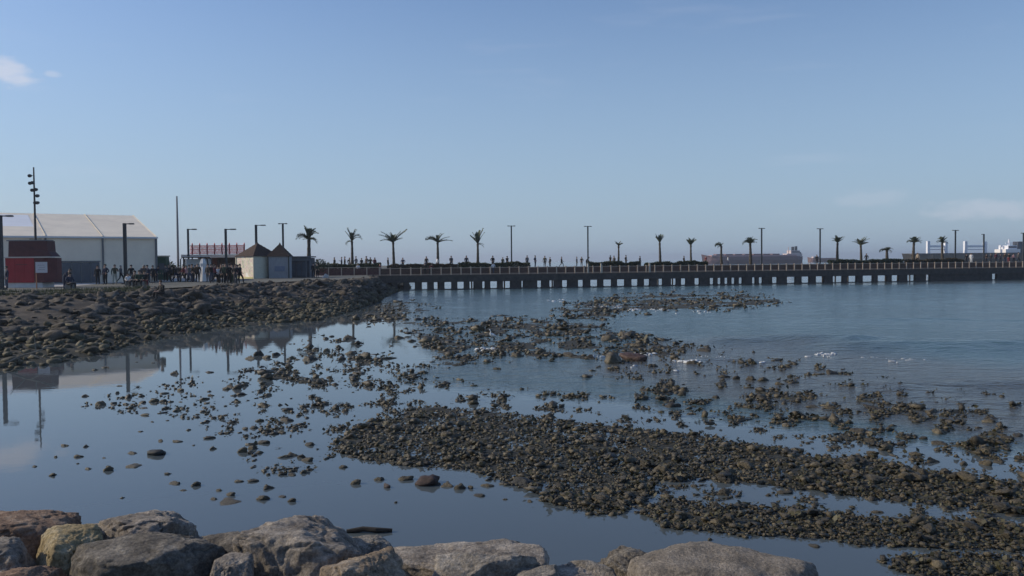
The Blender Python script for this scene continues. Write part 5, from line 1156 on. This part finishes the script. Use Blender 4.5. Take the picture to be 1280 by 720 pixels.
PIER = [(418, 'stand', 'black', 'black', "person in black at the board fence's first post"), (427, 'talk', 'navy', 'black', "tall person in navy behind the board fence"), (431, 'stand', 'brown', 'black', "person in brown behind the board fence"), (437, 'pockets', 'black', 'navy', "person in black left of the hooked-frond palm"),
 (440, 'stand', 'white', 'jeans', "person in white shirt under the hooked-frond palm"), (445, 'walk', 'navy', 'black', "person in navy walking right of the hooked-frond palm"), (452, 'stand', 'black', 'maroon', "person in black and maroon at the pier entrance"), (458, 'pockets', 'grey', 'black', "person in grey at the pier entrance"),
 (463, 'talk', 'olive', 'black', "person in olive where the embankment meets the pier"), (468.5, 'stand', 'maroon', 'black', "person in maroon where the embankment meets the pier"),
 (485, 'stand', 'black', 'black', "person in black left of the wide-fan palm"), (503.5, 'pockets', 'navy', 'black', "tall person in navy right of the wide-fan palm"), (533, 'stand', 'black', 'jeans', "person in black left of the palm bent to both sides"), (546.5, 'stand', 'white', 'grey', "person in white at the foot of the palm bent to both sides"),
 (564, 'walk', 'grey', 'black', "person in grey walking where the green hedge begins"), (583, 'stand', 'navy', 'black', "person in navy half hidden by hedge left of spiky palm"), (616, 'pockets', 'black', 'black', "person in black half hidden by hedge right of spiky palm"), (628.5, 'stand', 'olive', 'black', "person in olive beside the first pier lamp"), (634, 'walk', 'black', 'navy', "person in black close to the first pier lamp"),
 (659, 'stand', 'grey', 'black', "person in grey at the end of the first lamp's hedge"), (669, 'pockets', 'navy', 'jeans', "person in navy and jeans alone on open pier"), (681, 'stand', 'olive', 'black', "person in olive, left of two close together on the pier"), (687.5, 'stand', 'black', 'black', "person in black, right of two close together on the pier"),
 (702, 'walk', 'black', 'black', "tall person in black striding along the open pier"), (721, 'stand', 'navy', 'black', "person in navy, first of three left of the second pier lamp"), (727, 'pockets', 'black', 'grey', "person in black, second of three left of the second pier lamp"), (733, 'lean', 'black', 'black', "person in black bending beside the second pier lamp"),
 (763, 'walk', 'brown', 'black', "person in brown walking left of the small short palm"), (767.5, 'stand', 'grey', 'grey', "person in grey next to the small short palm"), (782.5, 'pockets', 'black', 'black', "person in black right of the small short palm"), (800, 'stand', 'grey', 'jeans', "person in grey left of the forked palm"),
 (855, 'stand', 'brown', 'black', "person in brown left of the slim palm"), (882, 'pockets', 'maroon', 'black', "person in maroon behind hedge before the ship's bow"), (910, 'stand', 'white', 'jeans', "person in white jacket right of the drooping palm"), (1021, 'stand', 'black', 'black', "person in black next to the lamp past the brown ship"),
 (1083, 'walk', 'black', 'navy', "person in black right of the wide low palm"), (1147, 'stand', 'beige', 'black', "person in beige right of the thick palm"), (1208, 'stand', 'black', 'black', "person in black left of the person in white by the gantries"), (1214, 'stand', 'white', 'white', "person all in white below the second gantry"),
 (1233, 'pockets', 'brown', 'black', "person in brown under the second gantry's right leg"), (1238.5, 'walk', 'black', 'black', "person in black walking right of the short one-armed lamp"), (1245, 'stand', 'maroon', 'black', "person in maroon left of the white ship bridge"), (1250.5, 'talk', 'navy', 'black', "person in navy gesturing below the white ship bridge"),
 (1256, 'stand', 'brown', 'jeans', "person in brown and jeans below the white ship bridge"), (1261, 'pockets', 'black', 'red', "person in black with red trousers below the white bridge"), (1267, 'stand', 'pink', 'black', "person in pink right of the white ship bridge"), (1273, 'walk', 'grey', 'black', "person in grey nearest the pier lamp on the picture edge")]
for x, po, a, b_, lb in PIER:
    off = rnd.uniform(4.0, 6.7) if 470 < x else rnd.uniform(3.9, 6.2)
    person(PP(x, off if x not in (702,) else 4.4, TOPZ - .04)[0], po, rnd.uniform(1.52, 1.86), a, b_, rnd.uniform(-90, 90), lb)
for x, po, a, b_, lb in [(531, 'stand', 'black', 'black', "person in black leaning at the railing below the palms"), (538, 'lean', 'maroon', 'black', "person in maroon bending at the railing below the palms"), (616.5, 'walk', 'white', 'jeans', "person in white walking on the boardwalk behind the railing"), (447.5, 'stand', 'white', 'black', "person in white on the boardwalk before the palm crowd"), (475, 'pockets', 'maroon', 'black', "person in maroon on the boardwalk at the pier start")]:
    person(PP(x, 1.3, DECK + .01)[0], po, 1.7, a, b_, rnd.uniform(-90, 90), lb)

# ---- white egret on the middle reef
p = G(616, 426, .22); M_feather = mat("white_feather", (.82, .81, .78), .8, .05); M_beak = mat("dark_beak", (.05, .045, .03), .5, .1)
o = empty("egret", tuple(p), .5, "white egret standing upright on the dark middle reef", "egret")
mb = MB(); mb.tube([(.20, 0, .16), (.12, 0, .20), (.02, 0, .26), (-.08, 0, .31), (-.13, 0, .36), (-.11, 0, .43), (-.12, 0, .50), (-.15, 0, .53), (-.19, 0, .525)], [.012, .045, .085, .075, .04, .024, .022, .034, .016], 8); mb.build("body", M_feather, o, True)
MB().tube([(-.19, 0, .525), (-.28, 0, .505)], [.012, .003], 6).build("beak", M_beak, o)
for s in (-1, 1):
    MB().tube([(.03, s * .03, .20), (.05, s * .03, .09), (.02, s * .03, -.12)], [.012, .008, .007], 5).build("leg", M_beak, o)
    MB().tube([(-.06, s * .07, .30), (.06, s * .085, .25), (.22, s * .03, .17)], [.03, .045, .012], 6).build("wing", M_feather, o, True)
# ---- bare branch stranded at the toe of the embankment
p = G(38, 447, .35); o = empty("branch", tuple(p), .2, "bare grey branch stranded at the embankment toe near the picture edge", "branch"); M_br = mat("bleached_branch", (.20, .18, .15), .9, .25, 8)
MB().tube([(-1.0, 0, -.25), (-.3, .1, .1), (.3, 0, .25), (.9, .1, .55)], [.05, .045, .035, .015], 6).build("stem", M_br, o)
for a in ((-.2, .1, .1, -.7, -.2, .7), (.2, 0, .2, .1, .2, .8), (.5, 0, .35, 1.0, -.1, .35), (0, 0, .15, .6, -.3, -.1)): MB().tube([a[:3], a[3:]], [.025, .008], 5).build("twig", M_br, o)

# ---- sea air: one closed box of thin haze round the whole scene
hm = bpy.data.materials.new("sea_haze"); hm.use_nodes = True; t = hm.node_tree; t.nodes.clear()
pv_ = t.nodes.new('ShaderNodeVolumePrincipled'); mo = t.nodes.new('ShaderNodeOutputMaterial')
pv_.inputs['Color'].default_value = (.80, .88, 1, 1); pv_.inputs['Density'].default_value = .00024; pv_.inputs['Anisotropy'].default_value = .3
t.links.new(pv_.outputs[0], mo.inputs['Volume'])
hb = MB().box((0, 0, 24), (12400, 18400, 52)).build("haze", hm); tag(hb, kind='stuff')
